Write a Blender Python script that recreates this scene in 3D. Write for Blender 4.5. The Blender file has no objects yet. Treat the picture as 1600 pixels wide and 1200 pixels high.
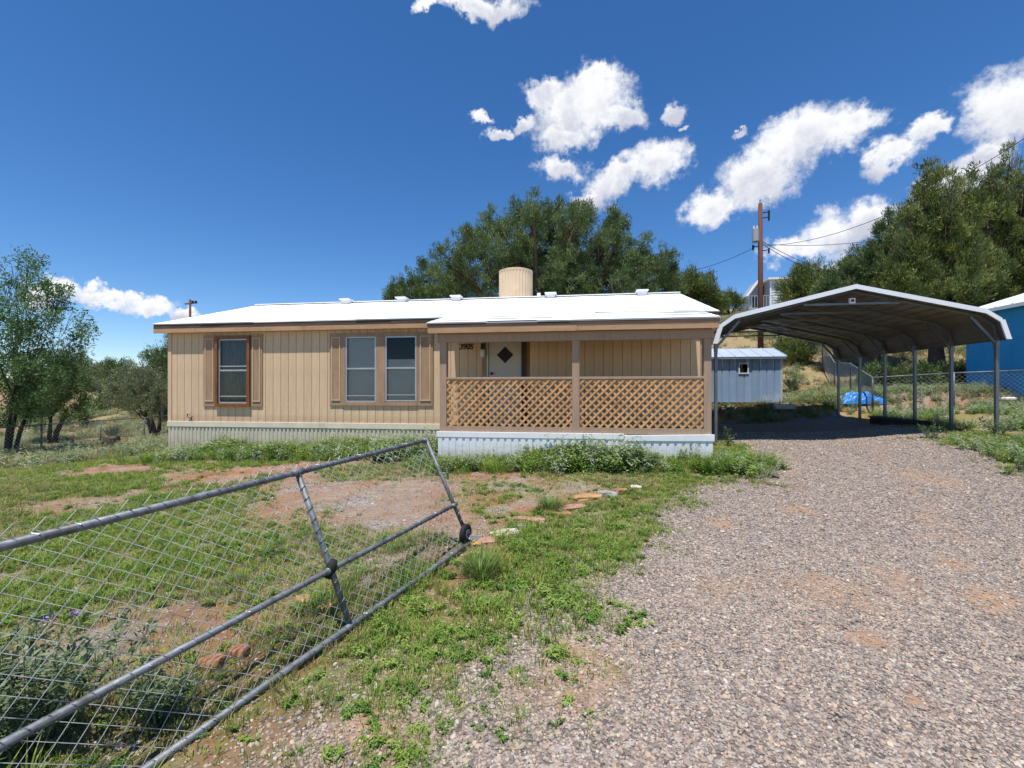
import bpy, bmesh, math, random
import numpy as np
from mathutils import Vector, Matrix
random.seed(7); rng = np.random.default_rng(7)
S = bpy.context.scene
COL = S.collection
R = math.radians

# ------------------------------------------------------------------ camera
EYE = 1.62; F = 715.0; HORIZON = 611.0; YAW = R(8.11)
cam = bpy.data.cameras.new('camera'); co = bpy.data.objects.new('camera', cam); COL.objects.link(co)
cam.sensor_width = 36.0; cam.lens = 36.0 * F / 1600.0
cam.shift_y = (HORIZON - 600.0) / 1600.0
cam.clip_start = 0.05; cam.clip_end = 3000
co.location = (0, 0, EYE); co.rotation_euler = (R(90), 0, YAW)
S.camera = co
S.render.resolution_x = 1024; S.render.resolution_y = 768
cy, sy = math.cos(YAW), math.sin(YAW)
def D(x, y):
    a = x - 800.0
    return Vector((-sy * F + cy * a, cy * F + sy * a, HORIZON - y))
def P(x, y, Y):                       # point seen at a photo pixel, on the plane of depth Y
    d = D(x, y); return Vector((0, 0, EYE)) + d * (Y / d.y)

# ------------------------------------------------------------------ sun, sky, exposure
SUN = Vector((-0.06, -0.285, 1.0)).normalized()
sl = bpy.data.lights.new('sun', 'SUN'); sl.energy = 5.0; sl.angle = R(0.53); sl.color = (1.0, 0.965, 0.91)
so = bpy.data.objects.new('sun', sl); COL.objects.link(so)
so.rotation_euler = SUN.to_track_quat('Z', 'Y').to_euler()
S.view_settings.view_transform = 'Standard'; S.view_settings.look = 'None'
S.view_settings.exposure = 0.32; S.view_settings.gamma = 1.0; S.view_settings.use_curve_mapping = False
W = bpy.data.worlds.new('World'); S.world = W; W.use_nodes = True
def world():
    nt = W.node_tree; N = nt.nodes; L = nt.links
    for n in list(N): N.remove(n)
    out = N.new('ShaderNodeOutputWorld'); bg = N.new('ShaderNodeBackground'); L.new(bg.outputs[0], out.inputs[0])
    sky = N.new('ShaderNodeTexSky'); sky.sky_type = 'NISHITA'; sky.sun_disc = False
    sky.sun_elevation = math.asin(SUN.z); sky.sun_rotation = math.atan2(SUN.x, SUN.y)
    sky.altitude = 1500; sky.air_density = 1.0; sky.dust_density = 0.35; sky.ozone_density = 3.0
    hs = N.new('ShaderNodeHueSaturation'); hs.inputs['Saturation'].default_value = 1.27; hs.inputs['Value'].default_value = 1.24; hs.inputs['Hue'].default_value = .504
    L.new(sky.outputs[0], hs.inputs['Color'])
    tc = N.new('ShaderNodeTexCoord')
    def math_(op, a, b=None, c=None):
        m = N.new('ShaderNodeMath'); m.operation = op
        for i, v in enumerate((a, b, c)):
            if v is None: continue
            if isinstance(v, (int, float)): m.inputs[i].default_value = v
            else: L.new(v, m.inputs[i])
        return m.outputs[0]
    def vmath(op, a, b):
        m = N.new('ShaderNodeVectorMath'); m.operation = op
        for i, v in enumerate((a, b)):
            if isinstance(v, (tuple, Vector)): m.inputs[i].default_value = v
            elif isinstance(v, (int, float)): m.inputs['Scale'].default_value = v
            elif v is not None: L.new(v, m.inputs[i])
        return m.outputs['Value'] if op in ('DOT_PRODUCT', 'LENGTH') else m.outputs[0]
    def noise(scale, detail, rough=.55):
        n = N.new('ShaderNodeTexNoise'); n.inputs['Scale'].default_value = scale
        n.inputs['Detail'].default_value = detail; n.inputs['Roughness'].default_value = rough
        L.new(tc.outputs['Generated'], n.inputs['Vector']); return n
    d = tc.outputs['Generated']
    n1 = noise(9, 5, .6); n2 = noise(38, 6, .62)
    o1 = vmath('SCALE', vmath('SUBTRACT', n1.outputs['Color'], (.5, .5, .5)), .10)
    o2 = vmath('SCALE', vmath('SUBTRACT', n2.outputs['Color'], (.5, .5, .5)), .045)
    dd = vmath('ADD', vmath('ADD', d, o1), o2)
    field = None; low = None
    # centre x, y, half-length, half-width (photo pixels), tilt in degrees
    blobs = [(745, 5, 90, 22, 0), (665, 15, 22, 14, 0),
      (905, 165, 85, 48, 20), (925, 128, 45, 20, 0), (850, 140, 36, 24, 0), (890, 210, 50, 24, 10), (965, 180, 45, 25, 0),
      (752, 187, 20, 10, 0), (785, 208, 24, 11, 0), (815, 190, 22, 14, 30), (872, 264, 42, 24, 0),
      (1030, 255, 55, 40, 20), (960, 285, 70, 30, 25), (915, 310, 30, 12, 0), (1055, 162, 26, 16, 0), (1075, 188, 11, 7, 0),
      (1270, 215, 110, 48, 12), (1190, 270, 95, 52, 35), (1110, 330, 48, 32, 30), (1340, 195, 60, 30, 10), (1160, 198, 16, 7, 15),
      (1390, 245, 55, 24, 20), (1440, 208, 34, 18, 15), (1560, 175, 90, 62, 35), (1530, 250, 60, 32, 25), (1640, 150, 80, 70, 30),
      (1300, 370, 75, 42, 20), (1240, 400, 50, 20, 5), (1360, 340, 50, 36, 20), (1310, 425, 70, 16, 5), (1480, 290, 60, 30, 20),
      (150, 472, 62, 15, -3), (235, 481, 46, 14, -3), (75, 462, 45, 15, 0), (125, 458, 20, 10, 0), (205, 468, 18, 9, 0), (290, 491, 26, 6, 0)]
    c0 = Vector((-sy, cy, 0))
    for (x, y, a, b, t) in blobs:
        c = D(x, y); ln = c.length; c = c.normalized()
        ct, st = math.cos(R(t)), math.sin(R(t))
        e1 = D(x + ct * a, y - st * a).normalized() - c
        e2 = D(x + st * b, y + ct * b).normalized() - c
        T1 = e1.normalized() / e1.length; T2v = e2 - e1 * (e2.dot(e1) / e1.length_squared); T2 = T2v.normalized() / T2v.length
        cb = N.new('ShaderNodeCombineXYZ')
        # distances measured from the cloud's own direction
        L.new(math_('SUBTRACT', vmath('DOT_PRODUCT', dd, T1), c.dot(T1)), cb.inputs[0])
        L.new(math_('SUBTRACT', vmath('DOT_PRODUCT', dd, T2), c.dot(T2)), cb.inputs[1])
        back = math_('LESS_THAN', vmath('DOT_PRODUCT', d, c), 0.0)
        L.new(math_('MULTIPLY', back, 50.0), cb.inputs[2])
        f = math_('SUBTRACT', 1.0, vmath('LENGTH', cb.outputs[0], None))
        down = math_('DIVIDE', math_('SUBTRACT', vmath('DOT_PRODUCT', d, (0, 0, -1)), -c.z), (D(x, y + b).normalized() - c).length)
        if field is None: field, low = f, down
        else:
            sw = N.new('ShaderNodeMapRange'); L.new(math_('SUBTRACT', f, field), sw.inputs[0]); sw.inputs[1].default_value = -.25; sw.inputs[2].default_value = .25
            mxv = N.new('ShaderNodeMix'); L.new(sw.outputs[0], mxv.inputs[0]); L.new(low, mxv.inputs[2]); L.new(down, mxv.inputs[3]); low = mxv.outputs[0]
            field = math_('SMOOTH_MAX', field, f, .25)
    mr = N.new('ShaderNodeMapRange'); mr.interpolation_type = 'SMOOTHSTEP'
    n3 = noise(70, 5, .65)
    fld = math_('ADD', field, math_('MULTIPLY', math_('SUBTRACT', n3.outputs[0], .5), .75))
    L.new(fld, mr.inputs[0]); mr.inputs[1].default_value = -.14; mr.inputs[2].default_value = .52
    n4 = noise(17, 5, .6)
    core = N.new('ShaderNodeMapRange'); core.interpolation_type = 'SMOOTHSTEP'
    L.new(math_('ADD', math_('ADD', math_('MULTIPLY', field, .22), math_('MULTIPLY', low, .20)), math_('MULTIPLY', n4.outputs[0], .9)), core.inputs[0])
    core.inputs[1].default_value = .42; core.inputs[2].default_value = .85
    cc = N.new('ShaderNodeMixRGB'); L.new(core.outputs[0], cc.inputs[0])
    cc.inputs[1].default_value = (8.0, 8.1, 8.3, 1); cc.inputs[2].default_value = (4.9, 5.1, 6.0, 1)
    mx = N.new('ShaderNodeMixRGB'); L.new(mr.outputs[0], mx.inputs[0]); L.new(hs.outputs[0], mx.inputs[1]); L.new(cc.outputs[0], mx.inputs[2])
    L.new(mx.outputs[0], bg.inputs[0]); bg.inputs[1].default_value = 0.10
world()

# ------------------------------------------------------------------ helpers
def sstep(a, b, x):
    t = np.clip((np.asarray(x, float) - a) / (b - a), 0, 1); return t * t * (3 - 2 * t)
def H(x, y):                          # height of the land
    x = np.asarray(x, float); y = np.asarray(y, float)
    a = np.interp(x, [-60, -40, -19, -10, -2.7, 2.4, 3.3, 6, 8, 9, 11, 30, 60], [-2.4, -1.6, -.7, 0, .24, .40, .37, .42, .58, .69, .93, 1.5, 2])
    h = a * sstep(3.2, 10.8, y)
    h = h + .56 * sstep(17.5, 18.8, y) * sstep(-6, 4, x)
    s = np.maximum(0, y - 21.0); s = 70 * np.tanh(s / 70)
    k = np.interp(x, [-90, -25, -5, 10, 60], [.12, .13, .15, .265, .29])
    h = h + k * s * sstep(0, 8, s)
    return h + .02 * np.sin(x * 1.7 + y * .6) * np.cos(y * 1.3 - x * .4) * sstep(1, 4, np.hypot(x, y))
def G(x, y, dz=0.0):                  # where the ray of a photo pixel meets the land
    d = D(x, y).normalized(); t = 0.5
    while t < 300:
        p = Vector((0, 0, EYE)) + d * t
        if p.z <= float(H(p.x, p.y)): break
        t += 0.02 + t * .002
    return Vector((p.x, p.y, float(H(p.x, p.y)) + dz))
_perm = rng.random((256, 256))
def vnoise(x, y):
    x = np.asarray(x, float); y = np.asarray(y, float)
    xi = np.floor(x).astype(int); yi = np.floor(y).astype(int); fx = x - xi; fy = y - yi
    fx = fx * fx * (3 - 2 * fx); fy = fy * fy * (3 - 2 * fy)
    g = lambda i, j: _perm[(xi + i) % 256, (yi + j) % 256]
    return (g(0, 0) * (1 - fx) + g(1, 0) * fx) * (1 - fy) + (g(0, 1) * (1 - fx) + g(1, 1) * fx) * fy
def fbm(x, y, o=4):
    v = 0; a = .5
    for i in range(o): v = v + a * vnoise(x * 2 ** i + 17 * i, y * 2 ** i + 31 * i); a *= .5
    return v / (1 - .5 ** o)

class MB:
    def __init__(s): s.v = []; s.f = []
    def quadbox(s, c):                # 8 corners, bottom four then top four
        b = len(s.v); s.v += [tuple(p) for p in c]
        s.f += [(b+3,b+2,b+1,b), (b+4,b+5,b+6,b+7), (b,b+1,b+5,b+4), (b+1,b+2,b+6,b+5), (b+2,b+3,b+7,b+6), (b+3,b,b+4,b+7)]
        return s
    def box(s, x0, x1, y0, y1, z0, z1):
        return s.quadbox([(x0,y0,z0),(x1,y0,z0),(x1,y1,z0),(x0,y1,z0),(x0,y0,z1),(x1,y0,z1),(x1,y1,z1),(x0,y1,z1)])
    def beam(s, p, q, w, h, up=(0,0,1)):   # a bar from p to q of width w and height h
        p, q = Vector(p), Vector(q); d = (q - p).normalized(); u = Vector(up)
        r = d.cross(u)
        if r.length < 1e-4: r = d.cross(Vector((1,0,0)))
        r.normalize(); u = r.cross(d); r *= w/2; u *= h/2
        return s.quadbox([p-r-u, p+r-u, q+r-u, q-r-u, p-r+u, p+r+u, q+r+u, q-r+u])
    def tube(s, pts, rad, n=8, cap=True):
        pts = [Vector(p) for p in pts]; b = len(s.v); m = len(pts)
        if not hasattr(rad, '__len__'): rad = [rad] * m
        ref = None
        for i, p in enumerate(pts):
            d = (pts[min(i+1, m-1)] - pts[max(i-1, 0)]).normalized()
            if ref is None: ref = d.orthogonal().normalized()
            ref = (ref - d * ref.dot(d)).normalized(); o = d.cross(ref)
            for k in range(n):
                a = 2 * math.pi * k / n
                s.v.append(tuple(p + (ref * math.cos(a) + o * math.sin(a)) * rad[i]))
        for i in range(m - 1):
            for k in range(n):
                k2 = (k + 1) % n
                s.f.append((b+i*n+k, b+i*n+k2, b+(i+1)*n+k2, b+(i+1)*n+k))
        if cap: s.f.append(tuple(b+k for k in reversed(range(n)))); s.f.append(tuple(b+(m-1)*n+k for k in range(n)))
        return s
    def prism(s, pts, off):           # a polygon swept by a vector
        b = len(s.v); n = len(pts); off = Vector(off)
        s.v += [tuple(p) for p in pts] + [tuple(Vector(p) + off) for p in pts]
        s.f += [tuple(range(b+n-1, b-1, -1)), tuple(range(b+n, b+2*n))]
        for i in range(n): j = (i+1) % n; s.f.append((b+i, b+j, b+n+j, b+n+i))
        return s
    def build(s, name, mat, parent=None, smooth=False, bevel=0):
        o = wld(parent) if parent else Vector((0,0,0))
        me = bpy.data.meshes.new(name)
        me.from_pydata([tuple(Vector(v) - o) for v in s.v], [], s.f); me.update()
        bm = bmesh.new(); bm.from_mesh(me); bmesh.ops.recalc_face_normals(bm, faces=bm.faces); bm.to_mesh(me); bm.free()
        return link(name, me, mat, parent, smooth, bevel)
def wld(o):
    v = Vector(o.location)
    while o.parent: o = o.parent; v += o.location
    return v
def link(name, me, mat, parent=None, smooth=False, bevel=0):
    if mat and not me.materials: me.materials.append(M[mat] if isinstance(mat, str) else mat)
    if smooth: me.polygons.foreach_set('use_smooth', [True] * len(me.polygons))
    o = bpy.data.objects.new(name, me); COL.objects.link(o); o.parent = parent
    if bevel:
        b = o.modifiers.new('bevel', 'BEVEL'); b.width = bevel; b.segments = 2; b.limit_method = 'ANGLE'
    return o
def npmesh(name, v, f, mat, parent=None, attr=None, smooth=False):
    v = np.asarray(v, np.float32); f = np.asarray(f, np.int32)
    if parent: v = v - np.array(wld(parent), np.float32)
    me = bpy.data.meshes.new(name); me.vertices.add(len(v)); me.vertices.foreach_set('co', v.ravel())
    k = f.shape[1]; me.loops.add(f.size); me.loops.foreach_set('vertex_index', f.ravel())
    me.polygons.add(len(f)); me.polygons.foreach_set('loop_start', np.arange(0, f.size, k, dtype=np.int32))
    me.update(calc_edges=True); me.validate()
    if attr:
        for an, av in attr.items():
            a = me.attributes.new(an, 'FLOAT', 'POINT'); a.data.foreach_set('value', np.asarray(av, np.float32))
    return link(name, me, mat, parent, smooth)
def thing(name, label, cat, loc=(0,0,0), group=None):
    o = bpy.data.objects.new(name, None); COL.objects.link(o); o.location = loc; o.empty_display_size = .2
    return tag(o, label, cat, group)
def tag(o, label, cat=None, group=None, kind=None):
    o['label'] = label
    if cat: o['category'] = cat
    if group: o['group'] = group
    if kind: o['kind'] = kind
    return o
def piece(name, me, loc, parent, rot=(0,0,0), scale=None):      # one more piece that shares a mesh; loc in world
    o = bpy.data.objects.new(name, me); COL.objects.link(o); o.parent = parent
    o.location = Vector(loc) - wld(parent); o.rotation_euler = rot
    if scale: o.scale = scale
    return o

# ------------------------------------------------------------------ materials
M = {}
def mat(name, col, rough=.7, var=.25, scale=3.0, col2=None, metal=0.0, bump=.0, bscale=40., stretch=None, rnd=.0, spec=.4, dirt=None, dirt_scale=1.2, dirt_at=(.55, .8), splash=None):
    m = bpy.data.materials.new(name); m.use_nodes = True; M[name] = m
    nt = m.node_tree; N = nt.nodes; L = nt.links; b = N['Principled BSDF']
    tc = N.new('ShaderNodeTexCoord'); src = tc.outputs['Object']
    if stretch:
        mp = N.new('ShaderNodeMapping'); mp.inputs['Scale'].default_value = stretch; L.new(src, mp.inputs[0]); src = mp.outputs[0]
    n = N.new('ShaderNodeTexNoise'); n.inputs['Scale'].default_value = scale; n.inputs['Detail'].default_value = 6; n.inputs['Roughness'].default_value = .6
    L.new(src, n.inputs['Vector'])
    r = N.new('ShaderNodeValToRGB'); L.new(n.outputs[0], r.inputs[0])
    c2 = col2 or tuple(c * (1 - var) for c in col)
    r.color_ramp.elements[0].position = .32; r.color_ramp.elements[0].color = (*c2, 1)
    r.color_ramp.elements[1].position = .68; r.color_ramp.elements[1].color = (*(tuple(min(1, c * (1 + var * .4)) for c in col)), 1)
    out = r.outputs[0]
    if dirt:
        n2 = N.new('ShaderNodeTexNoise'); n2.inputs['Scale'].default_value = dirt_scale; n2.inputs['Detail'].default_value = 8; n2.inputs['Roughness'].default_value = .7
        L.new(tc.outputs['Object'], n2.inputs['Vector'])
        mr = N.new('ShaderNodeMapRange'); L.new(n2.outputs[0], mr.inputs[0]); mr.inputs[1].default_value = dirt_at[0]; mr.inputs[2].default_value = dirt_at[1]
        mx = N.new('ShaderNodeMixRGB'); L.new(mr.outputs[0], mx.inputs[0]); L.new(out, mx.inputs[1]); mx.inputs[2].default_value = (*dirt, 1); out = mx.outputs[0]
    if splash:
        sx = N.new('ShaderNodeSeparateXYZ'); L.new(tc.outputs['Object'], sx.inputs[0])
        ns_ = N.new('ShaderNodeTexNoise'); ns_.inputs['Scale'].default_value = 7; ns_.inputs['Detail'].default_value = 7; ns_.inputs['Roughness'].default_value = .7; L.new(tc.outputs['Object'], ns_.inputs['Vector'])
        ad = N.new('ShaderNodeMath'); ad.operation = 'MULTIPLY_ADD'; L.new(ns_.outputs[0], ad.inputs[0]); ad.inputs[1].default_value = -(splash[1] - splash[0]) * 1.6; L.new(sx.outputs[2], ad.inputs[2])
        mr = N.new('ShaderNodeMapRange'); L.new(ad.outputs[0], mr.inputs[0]); mr.inputs[1].default_value = splash[1] - (splash[1] - splash[0]) * .8; mr.inputs[2].default_value = splash[0] - (splash[1] - splash[0]) * .8; mr.inputs[4].default_value = .75
        mx = N.new('ShaderNodeMixRGB'); L.new(mr.outputs[0], mx.inputs[0]); L.new(out, mx.inputs[1]); mx.inputs[2].default_value = (*splash[2], 1); out = mx.outputs[0]
    if rnd:
        oi = N.new('ShaderNodeObjectInfo'); h = N.new('ShaderNodeHueSaturation'); mr = N.new('ShaderNodeMapRange')
        L.new(oi.outputs['Random'], mr.inputs[0]); mr.inputs[3].default_value = 1 - rnd; mr.inputs[4].default_value = 1 + rnd
        L.new(mr.outputs[0], h.inputs['Value']); L.new(out, h.inputs['Color']); out = h.outputs[0]
    L.new(out, b.inputs['Base Color'])
    b.inputs['Roughness'].default_value = rough; b.inputs['Metallic'].default_value = metal; b.inputs['Specular IOR Level'].default_value = spec
    if bump:
        n3 = N.new('ShaderNodeTexNoise'); n3.inputs['Scale'].default_value = bscale; n3.inputs['Detail'].default_value = 5; L.new(src, n3.inputs['Vector'])
        bp = N.new('ShaderNodeBump'); bp.inputs['Strength'].default_value = bump; bp.inputs['Distance'].default_value = .01
        L.new(n3.outputs[0], bp.inputs['Height']); L.new(bp.outputs[0], b.inputs['Normal'])
    return m
mat('siding', (.67, .48, .30), .75, .13, 2.2, bump=.25, bscale=30, stretch=(6, 6, .6), rnd=.05, dirt=(.44, .28, .16), dirt_scale=1.7, dirt_at=(.54, .80), splash=(0, .22, (.40, .26, .16)))
mat('groove', (.30, .18, .10), .85, .2)
mat('trim_brown', (.38, .25, .15), .75, .2, 3, bump=.1, bscale=30, stretch=(4, 4, .6), dirt=(.25, .15, .085), dirt_at=(.5, .8))
mat('fascia', (.46, .28, .16), .75, .2, 4, bump=.3, bscale=40, stretch=(.5, 4, 4), dirt=(.22, .12, .07), dirt_scale=2.5, dirt_at=(.56, .78))
mat('shaded_edge_board', (.10, .065, .045), .8, .35, 4, stretch=(.5, 4, 4)); mat('drip_edge', (.06, .045, .038), .7, .3)  # first one: board colour with the roof edge's shade painted in
mat('post', (.40, .275, .19), .75, .15, 4, bump=.25, stretch=(4, 4, .5), dirt=(.28, .18, .12))
mat('orange_wood', (.24, .085, .025), .5, .45, 5, bump=.2, stretch=(5, 5, .5))
mat('lattice', (.60, .33, .14), .75, .22, 5, rnd=.12, bump=.2, dirt=(.28, .13, .06), dirt_scale=2.0, dirt_at=(.55, .78))
mat('roof_white', (.87, .87, .86), .8, .05, 3, bump=.06, bscale=14, dirt=(.74, .72, .68), dirt_scale=1.6, dirt_at=(.62, .9))
mat('skirt_beige', (.58, .52, .40), .6, .12, 2, rnd=.04, dirt=(.38, .32, .23), dirt_at=(.55, .85), stretch=(3, 3, .7), splash=(-.1, .25, (.34, .22, .14)))
mat('skirt_white', (.74, .76, .78), .5, .06, 2, dirt=(.52, .47, .41), dirt_at=(.6, .9), stretch=(3, 3, .7), splash=(.05, .42, (.46, .34, .25)))
mat('trim_cream', (.68, .60, .46), .65, .1, 3, dirt=(.42, .34, .24), dirt_at=(.58, .85))
mat('trim_white', (.78, .78, .77), .55, .07, 3, dirt=(.50, .43, .36), dirt_at=(.62, .88))
mat('door_white', (.56, .53, .46), .5, .06, 2)
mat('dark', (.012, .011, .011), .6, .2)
mat('iron', (.02, .018, .017), .45, .3)
mat('alu', (.48, .48, .47), .4, .15, metal=.5)
mat('blind', (.66, .64, .57), .6, .08, 4)
mat('curtain', (.16, .155, .155), .9, .4, 5, stretch=(6, 1, 1))
mat('cooler', (.66, .50, .33), .65, .12, 3, dirt=(.48, .35, .22))
mat('galv', (.20, .215, .23), .58, .4, 14, metal=.35, bump=.15, dirt=(.07, .065, .06), dirt_scale=9, dirt_at=(.48, .68))
mat('wire', (.58, .58, .55), .5, .25, 20, metal=.3)
mat('post_steel', (.17, .185, .20), .4, .2, 4, metal=.6)
mat('panel_steel', (.19, .165, .145), .5, .2, 2.5, metal=.35, rnd=.08, dirt=(.15, .115, .09), dirt_scale=2)
mat('panel_white', (.78, .80, .83), .4, .05, 3)
mat('shed_blue', (.27, .38, .54), .55, .12, 1.5, metal=.15, rnd=.08, dirt=(.46, .51, .56), dirt_scale=1.2, dirt_at=(.52, .78), stretch=(3, 3, .5))
mat('shed_roof', (.50, .56, .62), .4, .1, 2, metal=.3, rnd=.04)
mat('paint_blue', (.02, .30, .62), .55, .12, 1.0, bump=.1)
mat('pole_wood', (.13, .048, .028), .85, .4, 4, stretch=(6, 6, .4), bump=.4)
mat('grey_paint', (.34, .36, .38), .6, .12)
mat('pale_siding', (.60, .61, .60), .6, .1)
mat('rubber', (.015, .015, .016), .8, .3)
mat('tarp', (.02, .22, .66), .45, .25, 8, bump=.4, bscale=12, spec=.6)
mat('stone_pink', (.42, .225, .17), .85, .25, 9, bump=.6, bscale=30)
mat('stone_tan', (.42, .25, .11), .85, .3, 9, bump=.6, bscale=30)
mat('stone_grey', (.30, .29, .25), .85, .25, 9, bump=.6, bscale=30)
mat('stone_pale', (.55, .50, .43), .85, .2, 9, bump=.6, bscale=30)
mat('stone_rust', (.33, .16, .08), .9, .4, 9, bump=.4, bscale=25)
mat('timber_dark', (.055, .045, .04), .85, .4, 6, bump=.4, stretch=(.6, 5, 5))
mat('bark', (.11, .075, .055), .95, .4, 6, bump=.7, stretch=(4, 4, .7))
mat('bark_dark', (.045, .033, .027), .95, .4, 6, bump=.7, stretch=(4, 4, .7))
mat('flower', (.30, .20, .50), .7, .1); mat('flower_yellow', (.75, .5, .03), .7, .1)
def glassmat():
    m = bpy.data.materials.new('glass'); m.use_nodes = True; M['glass'] = m
    nt = m.node_tree; N = nt.nodes; L = nt.links; N.remove(N['Principled BSDF'])
    g = N.new('ShaderNodeBsdfGlossy'); g.inputs['Roughness'].default_value = .03; g.inputs['Color'].default_value = (.9, .95, 1, 1)
    t = N.new('ShaderNodeBsdfTransparent'); t.inputs[0].default_value = (.86, .88, .88, 1)
    f = N.new('ShaderNodeFresnel'); f.inputs[0].default_value = 1.28
    mx = N.new('ShaderNodeMixShader'); L.new(f.outputs[0], mx.inputs[0]); L.new(t.outputs[0], mx.inputs[1]); L.new(g.outputs[0], mx.inputs[2])
    L.new(mx.outputs[0], N['Material Output'].inputs[0])
glassmat()
def leafmat(name, stops, tint='attr', trans=.3, rough=.6):
    m = bpy.data.materials.new(name); m.use_nodes = True; M[name] = m
    nt = m.node_tree; N = nt.nodes; L = nt.links; b = N['Principled BSDF']
    if tint == 'attr': a = N.new('ShaderNodeAttribute'); a.attribute_name = 'tint'; src = a.outputs['Fac']
    else: a = N.new('ShaderNodeObjectInfo'); src = a.outputs['Random']
    r = N.new('ShaderNodeValToRGB'); L.new(src, r.inputs[0]); e = r.color_ramp.elements
    for i, (p, c) in enumerate(stops):
        if i < 2: e[i].position = p
        el = e[i] if i < 2 else e.new(p)
        el.color = (*c, 1)
    L.new(r.outputs[0], b.inputs['Base Color']); b.inputs['Roughness'].default_value = rough; b.inputs['Specular IOR Level'].default_value = .25
    t = N.new('ShaderNodeBsdfTranslucent'); L.new(r.outputs[0], t.inputs[0])
    mx = N.new('ShaderNodeMixShader'); mx.inputs[0].default_value = trans
    L.new(b.outputs[0], mx.inputs[1]); L.new(t.outputs[0], mx.inputs[2]); L.new(mx.outputs[0], N['Material Output'].inputs[0])
leafmat('juniper', [(0, (.045, .078, .026)), (1, (.23, .29, .10)), (.5, (.12, .175, .06))], trans=.15)
leafmat('juniper_yellow', [(0, (.045, .072, .02)), (1, (.30, .30, .07)), (.5, (.14, .18, .045))], trans=.15)
leafmat('elm', [(0, (.055, .11, .035)), (1, (.22, .33, .12)), (.5, (.11, .20, .06))], trans=.35)
leafmat('grey_shrub', [(0, (.10, .12, .06)), (1, (.34, .34, .19)), (.5, (.20, .22, .12))], trans=.2)
leafmat('sage', [(0, (.06, .10, .04)), (1, (.30, .355, .21)), (.5, (.15, .205, .10))], trans=.25)
leafmat('weed_green', [(0, (.09, .19, .03)), (1, (.30, .40, .09)), (.5, (.18, .29, .05))], 'rnd', .3)
leafmat('weed_silver', [(0, (.18, .25, .11)), (1, (.46, .50, .34)), (.5, (.30, .37, .20))], 'rnd', .3)
leafmat('grass_green', [(0, (.13, .24, .03)), (1, (.42, .42, .11)), (.55, (.24, .345, .055))], 'rnd', .35)
leafmat('grass_dry', [(0, (.16, .18, .06)), (1, (.46, .37, .19)), (.5, (.30, .27, .11))], 'rnd', .3)
leafmat('yucca', [(0, (.07, .10, .05)), (1, (.22, .25, .14)), (.5, (.13, .17, .09))], trans=.1)
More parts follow.
